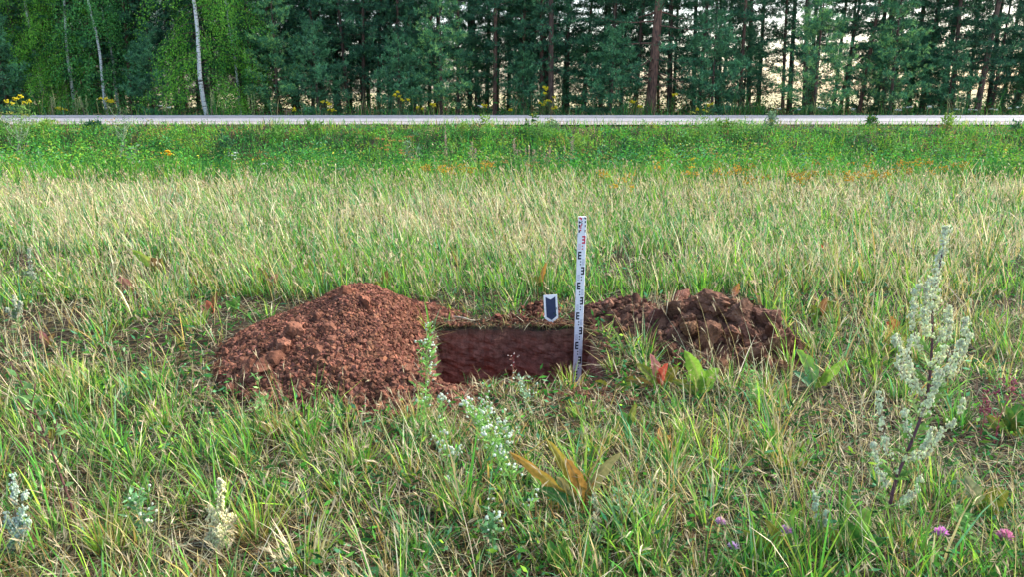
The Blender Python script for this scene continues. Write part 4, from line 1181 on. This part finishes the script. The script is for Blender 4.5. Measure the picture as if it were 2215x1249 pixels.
def dock(px, py, leaves, label, name='dock_plant', cat='wild plant'):
    """leaves: (dx, dy, width, colour1, colour2): tip offset in photograph pixels from the base"""
    p_ = at(px, py); p_.z = gz(p_.x, p_.y); root = empty(name, tuple(p_), label, cat)
    dep = p_.y * math.cos(math.radians(PITCH)) + (CAMH - p_.z) * math.sin(math.radians(PITCH)); k_ = dep / FPX
    for dx, dy, w, c1, c2 in leaves:
        hx = dx * k_; vz = max(.02, dy * k_); yb = R.uniform(-.03, .05)
        az = math.atan2(yb, hx if abs(hx) > .004 else .004); hl_ = math.hypot(hx, yb); L = math.hypot(hl_, vz) * 1.06
        mean = math.atan2(hl_, vz); cu = R.uniform(.35, .9)
        mb = MB(); dock_leaf(mb, (0, 0, 0), az, L, w * k_ * .8, max(0, mean - cu / 2), cu, np.array(c1) * .92, np.array(c2) * .92)
        # the blade turned to show its face
        mb.build('leaf', M_LEAF, root, True)
GN = (.09, .25, .04); LI = (.26, .46, .06); OL = (.24, .25, .035); OR = (.52, .27, .06); BR = (.24, .12, .05); RD = (.55, .10, .06); PK = (.6, .22, .2); YE = (.6, .5, .12); BG = (.08, .24, .12)
dock(1262, 1125, [(-150, 135, 34, OL, OR), (-75, 165, 34, OL, (.42, .32, .05)), (-22, 135, 36, OR, OR), (5, 118, 22, BR, OR), (48, 158, 34, (.26, .27, .1), (.34, .3, .12)), (-55, 80, 34, (.3, .34, .14), (.4, .36, .16)), (-100, 70, 30, BG, GN)],
     'dock plant with orange and brown leaves in the centre foreground')
dock(1515, 860, [(-20, 115, 42, LI, LI), (30, 70, 44, LI, (.2, .4, .05)), (-60, 40, 30, GN, OL)], 'bright green dock in front of the clod heap')
dock(1425, 845, [(-15, 80, 26, OL, PK), (10, 65, 26, RD, RD), (-45, 55, 26, GN, OL), (40, 50, 30, OL, OL), (-80, 20, 24, BR, OL), (20, 20, 22, GN, OL)], 'dock with a pink and red leaf between the pit and the clod heap')
dock(1320, 845, [(60, 8, 22, OL, LI), (-30, 12, 20, OL, OL)], 'flat olive leaf lying at the right front corner of the pit')
dock(1760, 850, [(-15, 95, 36, BG, LI), (25, 50, 34, LI, OL), (50, 75, 28, LI, LI), (-40, 40, 26, BG, BG)], 'bright green dock right of the clod heap')
dock(1945, 740, [(-25, 40, 30, RD, RD), (-5, 60, 24, RD, OR), (35, 50, 26, OL, OL), (25, 20, 24, GN, OL)], 'small dock with crimson leaves left of the mugwort')
dock(1585, 650, [(0, 45, 22, PK, OR)], 'single salmon red leaf in the grass behind the clod heap', 'fallen_leaf', 'leaf')
dock(290, 640, [(-25, 38, 26, BR, PK)], 'dull pink leaf in the grass on the left', 'fallen_leaf', 'leaf')
dock(462, 685, [(-3, 38, 20, RD, (.6, .2, .12)), (8, 50, 14, BR, BR), (-25, 22, 18, OR, PK)], 'red leaf left of the tall heap', 'fallen_leaf', 'leaf')
dock(350, 600, [(-10, 45, 36, BR, BR), (8, 42, 30, OL, BR), (-55, 60, 26, YE, LI)], 'dock with brown leaf and a yellow one in the left field')
dock(585, 630, [(-20, 50, 20, BR, BR), (15, 38, 22, BR, PK), (-5, 30, 22, OL, BR)], 'dark brown withered dock behind the tall heap')
dock(668, 610, [(2, 48, 26, OL, OL)], 'upright olive leaf behind the tall heap', 'fallen_leaf', 'leaf')
dock(832, 640, [(4, 50, 22, OL, BR), (-18, 30, 20, OR, OL)], 'olive brown dock just behind the peak of the tall heap')
dock(1165, 640, [(-25, 40, 34, GN, OL), (10, 48, 32, GN, GN), (15, 72, 14, OR, OR), (35, 25, 26, GN, GN)], 'green dock with one orange leaf behind the arrow board')
dock(2185, 950, [(-45, 40, 40, GN, OL), (10, 70, 44, GN, GN), (-20, 70, 34, OL, GN), (25, 30, 40, OL, OL)], 'dark broad leaved dock at the right edge')
dock(1360, 930, [(-10, 50, 26, BG, GN), (10, 70, 20, (.2, .32, .1), OL), (-35, 30, 24, GN, GN)], 'blue green dock below the right corner of the pit')
dock(1425, 975, [(0, 50, 18, PK, OR), (20, 45, 18, BR, OR), (-25, 40, 26, OL, LI)], 'dock with a rusty leaf in the grass below the pink leaved one')
dock(1770, 700, [(-20, 40, 26, GN, OL), (25, 45, 28, OL, OL), (0, 65, 20, BR, BR)], 'olive dock beyond the right end of the clod heap')
dock(1850, 1225, [(-20, 90, 46, GN, GN), (25, 110, 44, GN, LI), (-60, 60, 40, OL, OL), (60, 50, 36, BG, GN)], 'broad dark green dock left of the mugwort foot')
dock(2120, 1130, [(-35, 100, 42, (.24, .3, .14), (.3, .3, .16)), (20, 90, 48, GN, OL), (50, 70, 40, OL, OL)], 'grey green broad leaved plant right of the mugwort')
dock(1690, 1235, [(-40, 110, 30, OL, OL), (15, 130, 22, LI, LI), (-80, 80, 34, GN, OL)], 'narrow dock leaves around the second clover from the left')
dock(1200, 1245, [(-10, 60, 34, GN, GN), (20, 70, 28, LI, GN)], 'dark leaves at the bottom edge right of the leaning weed')
dock(130, 960, [(-10, 40, 30, BR, OL), (35, 45, 28, BR, BR)], 'withered brown leaves in the left foreground')
dock(105, 760, [(-10, 40, 18, BR, PK), (10, 30, 16, OL, BR)], 'narrow rusty leaf near the left edge')
dock(505, 680, [(-10, 30, 20, GN, GN), (12, 35, 22, LI, GN)], 'small green dock on the left shoulder of the tall heap')
dock(1130, 845, [(-25, 16, 18, OL, OL), (20, 14, 16, GN, OL)], 'tiny olive leaves on the front rim of the pit')
dock(740, 900, [(-12, 55, 14, BG, GN), (18, 30, 20, LI, GN)], 'small blue green blade at the front of the tall heap')
dock(1040, 940, [(-20, 60, 26, (.2, .28, .16), (.25, .3, .2)), (15, 45, 22, GN, GN)], 'grey leaf standing among the white flowered weeds')
dock(1790, 560, [(-5, 50, 20, BR, BR), (-25, 40, 14, BR, RD)], 'brown withered dock in the field right of the rod')
dock(1640, 640, [(-15, 25, 20, GN, GN), (15, 30, 18, LI, GN)], 'small green dock behind the clod heap')

# grass tussocks one can tell apart
def tussock(px, py, n, L, label, names, w, W=(.003, .006), spread=.05, lean=.35, rad=1.0):
    p_ = at(px, py)
    for _ in range(5): p_ = at(px, py, float(heap_right(np.array([p_.x]), np.array([p_.y]))[0]))
    p_.z = gz(p_.x, p_.y) - .005 + max(0, float(heap_right(np.array([p_.x]), np.array([p_.y]))[0])); root_ = Vector(p_)
    mb = MB(); a = R.uniform(0, 6.28, n); r_ = spread * R.random(n) ** .6
    B = np.stack([np.cos(a) * r_ * 1.3, np.sin(a) * r_, np.zeros(n)], 1)
    C = pick(names, w, n); mixt = R.random((n, 1)) ** 1.5 * .7
    blades(mb, B, L * R.uniform(.45, 1.1, n), R.uniform(W[0], W[1], n), a + R.normal(0, .5, n), np.abs(R.normal(.05, lean, n)) * .8, R.uniform(.1, 1.0, n), C, seg=4, tipc=C * (1 - mixt) + np.array(GR['straw']) * mixt, heads=.08)
    o = mb.build('grass_tussock', M_GRASS); o.location = root_
    tag(o, label, 'grass tussock', 'grass tussocks')
YG = ['lime', 'fresh', 'gold', 'straw']
for a_ in [(605, 945, 130, .16, 'stiff yellow brown grass tussock at the front foot of the tall heap', ['gold', 'straw', 'lime', 'brown'], [5, 3, 3, 2]),
           (660, 940, 70, .13, 'greener tussock beside the stiff yellow brown one', YG, [3, 3, 2, 1]),
           (350, 930, 120, .16, 'green tussock with tan tips left of the tall heap front', YG, [4, 4, 2, 2]),
           (420, 715, 80, .15, 'fresh green tussock at the left shoulder of the tall heap', YG, [4, 5, 0, 1]),
           (545, 640, 90, .16, 'green tussock behind the left slope of the tall heap', YG, [4, 5, 0, 1]),
           (925, 650, 90, .15, 'green tussock behind the right shoulder of the tall heap', YG, [2, 5, 1, 1]),
           (1262, 905, 70, .15, 'tall yellow green tussock in front of the survey rod', YG, [6, 4, 2, 2]),
           (1235, 840, 40, .15, 'thin tan blades on the pit rim before the rod', ['straw', 'lime', 'gold'], [3, 3, 2]),
           (900, 920, 60, .22, 'tall tan and green blades at the right foot of the tall heap', YG, [2, 2, 2, 4]),
           (990, 1120, 90, .20, 'long bladed tussock left of the orange dock', YG, [4, 5, 2, 3]),
           (770, 1010, 90, .20, 'long green tussock between the tall heap and the bottom edge', YG, [4, 5, 1, 2]),
           (1880, 800, 110, .16, 'bright green tussock left of the mugwort spikes', YG, [6, 6, 0, 1]),
           (1280, 990, 90, .18, 'tussock just behind the orange dock', YG, [3, 4, 2, 2]),
           (1490, 960, 90, .17, 'yellowish tussock right of the rusty dock leaf', YG, [4, 3, 2, 2]),
           (1700, 1020, 110, .17, 'low wide tussock below the clod heap', YG, [3, 3, 3, 3]),
           (160, 830, 120, .16, 'tan tussock in the left foreground', ['straw', 'pale', 'gold', 'lime'], [4, 3, 2, 2]),
           (560, 1170, 110, .20, 'tan and green tussock right of the cream plume', YG, [3, 3, 3, 3]),
           (240, 1200, 100, .22, 'rusty tipped tussock at the bottom left', YG, [3, 3, 4, 3]),
           (910, 1210, 90, .22, 'blue green tussock at the bottom centre', ['blue', 'fresh', 'mid'], [4, 4, 2]),
           (1950, 1200, 80, .18, 'lime tussock at the mugwort foot', YG, [5, 4, 1, 1]),
           (660, 1240, 80, .24, 'pale tall tussock at the bottom edge', ['pale', 'straw', 'lime'], [4, 3, 3]),
           (1440, 690, 26, .22, 'uprooted pale grass tuft lying on the clod heap', ['pale', 'straw', 'mid'], [4, 3, 2]),
           (1400, 670, 22, .20, 'pale dead grass draped over the near left of the clod heap', ['pale', 'straw'], [4, 3], (.002, .004), .08, 1.1),
           (1480, 730, 20, .16, 'few straw blades caught in the middle of the clod heap', ['pale', 'straw'], [4, 3], (.002, .004), .07, 1.2),
           (1330, 800, 60, .10, 'short grass tuft between the rod and the clod heap', YG, [3, 3, 1, 2])]:
    tussock(*a_)

# clover
def clover(px, py, hpx, col, label, s=1.0):
    p_ = at(px, py); p_.z = gz(p_.x, p_.y); root = empty('clover', tuple(p_), label, 'flower', 'clovers in the foreground')
    k_ = p_.y / FPX * 1.1; h = hpx * k_
    top = Vector((R.uniform(-.01, .01), .01, h)); mb = MB(); tube(mb, bez(Vector((0, 0, 0)), Vector((.01, 0, h * .5)), top, 6), .0012, 5, (.16, .3, .06)); mb.build('stem', M_STEM, root, True)
    mb = MB(); n = 130; dr = nrm(R.normal(0, 1, (n, 3))); dr[:, 2] = np.abs(dr[:, 2]) - .3
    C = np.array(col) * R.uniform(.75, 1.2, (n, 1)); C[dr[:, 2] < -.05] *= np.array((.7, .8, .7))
    leafq(mb, np.array(top) + dr * .004, dr + np.array([0, 0, .35]), .018 * s, .006 * s, C * 1.25); mb.build('flower_head', M_PETAL, root)
    mb = MB()
    for j in range(5):
        a = R.uniform(0, 6.28); b_ = np.array([math.cos(a), math.sin(a), 0]) * .03 + np.array([0, 0, h * R.uniform(.3, .75)])
        for q_ in range(3):
            a2 = a + q_ * 2.09; leafq(mb, [b_], [(math.cos(a2), math.sin(a2), .3)], .02, .013, (.12, .3, .07), side=np.array([[-math.sin(a2), math.cos(a2), 0]]), mid=.6)
    mb.build('leaves', M_LEAF, root)
clover(1700, 1235, 88, (.62, .34, .58), 'pink clover left of the tall mugwort', 1.1)
clover(2022, 1235, 80, (.66, .26, .60), 'bright magenta clover just right of the mugwort foot', 1.15)
clover(2160, 1245, 85, (.60, .24, .38), 'reddish pink clover nearest the right edge', 1.3)
clover(1550, 1200, 70, (.62, .38, .55), 'pale pink half open clover, leftmost and upper of the pair', .9)
clover(1578, 1240, 56, (.66, .48, .66), 'pale lilac clover, lower of the pair left of centre right', .9)

# flower clumps at the edge of the field and the bank
def clump(px, py, hgt, n, fcol, label, name, group=None, y=None, fs=.012, leafc=(.12, .24, .05), spread=.10, plume=False, umbel=False, nl=60):
    if y is None:
        b_ = at(px, py + 10); y = b_.y
    x = at_y(px, py, y).x; z = gz(x, y)
    top = at_y(px, py, y).z
    h = max(.25, top - z) if hgt is None else hgt
    root = empty(name, (x, y, z), label, 'wild flower' if not plume else 'wild plant', group)
    sm_ = MB(); fm = MB(); lm = MB(); PP = []
    for k_ in range(n):
        a = R.uniform(0, 6.28); r_ = spread * R.random() ** .5; e = Vector((math.cos(a) * r_, math.sin(a) * r_ * .8, h * R.uniform(.82, 1.05)))
        tube(sm_, [Vector((e.x * .3, e.y * .3, 0)), Vector((e.x * .6, e.y * .6, h * .5)), e], [.004, .003, .002], 4, (.2, .2, .08) if not plume else (.35, .26, .2))
        if plume:
            m_ = 90; t = R.random(m_); Pz = np.array(tuple(e)) + np.stack([R.normal(0, .018, m_) * (1 - t * .8), R.normal(0, .018, m_) * (1 - t * .8), -h * .45 + t * h * .55], 1)
            hm_ = MB(); leafq(hm_, Pz, R.normal(0, 1, (m_, 3)) + np.array([0, 0, 1.2]), .035, .012, np.array(fcol) * R.uniform(.75, 1.2, (m_, 1))); hm_.build('seed_plume', M_PETAL, root)
        else:
            m_ = 14; P_ = np.array(tuple(e)) + R.normal(0, 1, (m_, 3)) * np.array([.035, .035, .006 if umbel else .022])
            hm_ = MB(); crumbs(hm_, P_, fs * R.uniform(.6, 1.2, m_), np.array(fcol) * R.uniform(.75, 1.2, (m_, 1)), ICO1, .1); hm_.build('flower_head', M_PETAL, root)
    t = R.random(nl) * .85
    leafq(lm, np.stack([R.normal(0, spread * .5, nl), R.normal(0, spread * .5, nl), t * h], 1), R.normal(0, 1, (nl, 3)) + np.array([0, 0, .4]), R.uniform(.04, .09, nl), R.uniform(.012, .025, nl), np.array(leafc) * R.uniform(.7, 1.3, (nl, 1)))
    sm_.build('stems', M_STEM, root); lm.build('leaves', M_LEAF, root)
    return root
ORG = (.60, .36, .04); YEL = (.75, .62, .03); BEI = (.42, .30, .24); DOR = (.42, .20, .07)
for px, py, w_, col in [(935, 405, 2, ORG), (955, 402, 2, ORG), (988, 400, 3, (.6, .4, .04)), (1003, 408, 3, (.6, .4, .04)), (1048, 403, 3, ORG), (1070, 396, 2, DOR), (1168, 388, 2, DOR), (1328, 422, 3, ORG), (1352, 425, 2, ORG),
                        (1408, 408, 1, ORG), (1505, 405, 2, ORG), (1525, 412, 2, ORG), (1580, 412, 3, ORG), (1605, 404, 2, ORG), (1648, 425, 2, ORG), (1722, 412, 3, ORG), (1735, 420, 3, ORG), (1760, 402, 2, ORG), (1795, 400, 1, ORG),
                        (1820, 425, 2, ORG), (1855, 402, 2, ORG), (1875, 418, 3, ORG), (1895, 414, 3, ORG), (1945, 402, 3, ORG), (1966, 405, 3, ORG), (1990, 400, 3, ORG), (2005, 412, 2, ORG), (2080, 402, 2, ORG)]:
    clump(px, py, .40 * random.uniform(.8, 1.2), w_ + 1, np.array(col) * random.uniform(.8, 1.2), 'low orange brown flowers at the far field edge', 'st_johns_wort', 'orange flowers along the field edge', y=12.0 - (py - 400) * .075, fs=.012, spread=.24, nl=24)
clump(367, 364, .5, 2, (.9, .5, .02), 'bright orange yellow flower in the bank left of centre', 'marigold_flower', y=13.6, fs=.02, spread=.05)
for px, py in [(820, 302), (840, 300), (830, 318), (875, 298), (874, 322)]:
    clump(px, py, None, 2, (.55, .28, .10), 'rusty brown flat dead umbel on the green bank', 'dead_umbel', 'rusty umbels on the bank', y=15.9, fs=.012, spread=.09, umbel=True, nl=8)
for px, py in [(1115, 310), (1122, 325), (1140, 330), (1150, 328), (1158, 326), (1178, 340), (1192, 318), (1207, 335), (1222, 322), (1185, 360), (1234, 308), (1018, 318), (1026, 330), (965, 285)]:
    clump(px, py, None, 2, BEI, 'beige feathery plume on the green bank', 'fireweed_plant', 'feathery seed plumes on the bank', y=15.6, spread=.05, plume=True, nl=20)
def bankweed(x, y, h, lc, seed, fl=None):
    z = gz(x, y); root = empty('bank_weed', (x, y, z - .02), 'leafy weed standing up from the green bank', 'wild plant', 'leafy weeds on the bank')
    mb = MB(); lm = MB()
    for k_ in range(R.integers(3, 7)):
        a = R.uniform(0, 6.28); e = Vector((math.cos(a) * .22 * R.random(), math.sin(a) * .2 * R.random(), h * R.uniform(.65, 1.05)))
        tube(mb, [Vector((e.x * .3, e.y * .3, 0)), Vector((e.x * .7, e.y * .7, h * .5)), e], [.005, .004, .002], 4, (.2, .24, .09))
        n_ = 46; t = R.random(n_) ** .7; w_ = .15 * (1.15 - t)
        P_ = np.stack([e.x * (.3 + .7 * t), e.y * (.3 + .7 * t), e.z * t], 1) + R.normal(0, 1, (n_, 3)) * (w_ * .6)[:, None]
        leafq(lm, P_, R.normal(0, 1, (n_, 3)) + np.array([0, 0, .3]), R.uniform(.05, .11, n_), R.uniform(.02, .045, n_), np.array(lc) * R.uniform(.6, 1.4, (n_, 1)))
        if fl is not None and k_ < 3:
            hm_ = MB(); crumbs(hm_, np.array(tuple(e)) + R.normal(0, .03, (10, 3)), .012 * R.uniform(.6, 1.2, 10), np.array(fl) * R.uniform(.7, 1.1, (10, 1)), ICO1, .1); hm_.build('flower_head', M_PETAL, root)
    mb.build('stems', M_STEM, root); lm.build('leaves', M_LEAF, root)
BC = [(.05, .16, .035), (.035, .12, .05), (.12, .28, .05), (.22, .36, .06), (.16, .26, .14), (.07, .2, .04)]
for i in range(26):
    y = R.uniform(14.2, 18.6); x = (-.66 + 1.32 * (i + R.random()) / 26) * y
    bankweed(x, y, R.uniform(.45, .85) * (1 - .45 * float(smooth(17.0, 18.6, y))), BC[R.integers(len(BC))], i, [None, None, (.6, .5, .04), (.45, .25, .08)][R.integers(4)])
for px in (60, 150, 250, 700, 1000, 1060, 1150, 1185, 1530, 1560, 1640, 1850, 2000, 2150):
    y = R.uniform(18.7, 19.6); bankweed((px - 1107) / 1600 * y, y, R.uniform(.25, .5), BC[R.integers(len(BC))], px, [None, (.6, .5, .04)][R.integers(2)])
for px, py in [(2120, 362), (2140, 358), (2150, 366), (2190, 362), (1500, 335), (1880, 395)]:
    clump(px, py, None, 2, YEL, 'yellow green umbel on the bank', 'yellow_umbel', 'yellow umbels on the bank', y=14.6, spread=.08, umbel=True, nl=16)
for px, py in [(300, 350), (500, 330), (508, 345), (570, 352), (670, 382), (740, 392), (1620, 345), (2090, 388), (2105, 398), (70, 360), (110, 358)]:
    clump(px, py, None, 2, (.75, .78, .7), 'small white umbel on the bank', 'white_umbel', 'white umbels on the bank', y=14.2, spread=.06, umbel=True, nl=12, fs=.009)
# tall weeds at the near edge of the road (left bush) and beyond it
clump(45, 205, None, 6, YEL, 'leafy yellow flowered bush rising over the left end of the road', 'tansy_bush', y=18.4, fs=.02, spread=.35, nl=420, leafc=(.2, .36, .08))
clump(20, 235, None, 7, (.5, .5, .1), 'low leafy bush at the left picture edge before the road', 'roadside_bush', y=18.2, fs=.012, spread=.4, nl=500, leafc=(.17, .34, .08))
for px, py, lb in [(267, 255, 'bare grey green branching stalk rising across the road on the left'), (45, 250, 'bare pale stalk beside the left bush')]:
    weed([(px - 10 if px > 100 else px + 25, 360, 14.8), (px - 5, 330, 14.9), (px, 290, 15), (px + 4, py, 15)], lb, (.2, .32, .16), 150, (.03, .07), None, 0, (.26, .30, .2), .009, side=12, spread=.24)
TW = [(450, 195, 4), (545, 205, 3), (107, 205, 3), (180, 205, 3), (160, 215, 2), (270, 235, 2), (365, 232, 2)]
for i, (px, py, n_) in enumerate(TW):
    lbs = ['pale tall grass plume in front of the bright birch trunk', 'tall dry grass plume right of the bright birch', 'thin tall weed at the far left beyond the road', 'slim pale weed second from the left beyond the road',
           'tiny weed close beside the slim pale one', 'low pale weed left of the bright birch', 'short weed under the bright birch']
    clump(px, py, None, n_, (.45, .5, .22), lbs[i], 'verge_plant', y=28.6, spread=.18, plume=True, nl=50, leafc=(.3, .36, .12))
for px, py, n_ in [(705, 222, 3), (715, 235, 2), (860, 200, 3), (875, 215, 2), (930, 225, 3), (910, 232, 2), (1045, 225, 2), (1180, 190, 3), (1190, 210, 3), (1175, 222, 3), (1200, 232, 2), (1370, 215, 2), (1100, 235, 2),
                   (1455, 205, 2), (1540, 225, 2), (1515, 235, 2), (640, 235, 2), (225, 212, 3), (250, 215, 2), (130, 232, 3), (1385, 230, 2)]:
    clump(px, py, None, n_, YEL, 'yellow flowered weed between road and pines', 'tansy_plant', 'yellow flowers on the far verge', y=28.8, fs=.03, spread=.16, nl=60)
for px, py in [(355, 228), (1040, 228), (1690, 232), (1735, 240), (1780, 232), (1850, 240), (1940, 236), (1965, 230), (2010, 228), (2070, 236), (2100, 240), (2150, 238), (2195, 232)]:
    clump(px, py, None, 2, (.7, .74, .62), 'white umbel between road and pines', 'cow_parsley', 'white umbels on the far verge', y=28.7, fs=.022, spread=.2, umbel=True, nl=50)
for px, py in [(1540, 255), (1600, 252), (1520, 240), (1165, 262), (1180, 256), (1050, 268), (1640, 262), (1840, 268)]:
    clump(px, py, None, 2, (.6, .58, .12), 'leafy weed rising over the near road edge', 'roadside_weed', 'leafy weeds on the near road edge', y=18.6, fs=.010, spread=.28, nl=300, leafc=(.16, .34, .07))

# twig on the rim of the pit
mb = MB()
b_ = at(985, 690)
rt = [at(975, 686, .02) - b_, at(1000, 688, .03) - b_, at(1020, 694, .02) - b_, at(1038, 692, .01) - b_]
tube(mb, polyl(rt, 8), [.006, .007, .006, .006, .005, .005, .004, .004, .003], 6, (.5, .42, .3))
tw = mb.build('twig', M_STEM, None, True); tw.location = b_
tag(tw, 'pale dry root lying on the rear rim of the pit', 'twig')

# each repeat that can be told apart by its place gets a label of its own
ORD = ['leftmost', 'second from the left', 'third from the left', 'fourth from the left', 'fifth from the left', 'sixth from the left', 'seventh from the left', 'eighth from the left',
       'ninth from the left', 'tenth from the left', 'eleventh from the left', 'twelfth from the left', 'thirteenth from the left', 'fourteenth from the left', 'fifteenth from the left',
       'sixteenth from the left', 'seventeenth from the left', 'eighteenth from the left', 'nineteenth from the left', 'twentieth from the left']
def ordinal(i, n):
    if i == n - 1 and n > 1: return 'rightmost'
    if i < (n + 1) // 2: return ORD[i]
    return ORD[n - 1 - i].replace('from the left', 'from the right').replace('leftmost', 'rightmost')
byg = {}
for o in list(COL.objects):
    if o.parent is None and 'group' in o and o['group'] not in (G, 'clovers in the foreground', 'grass tussocks'):
        byg.setdefault(o['group'], []).append(o)
for g_, os_ in byg.items():
    os_.sort(key=lambda o: o.location.x / o.location.y)
    for i, o in enumerate(os_):
        o['label'] = o['label'] + ', ' + ordinal(i, len(os_))
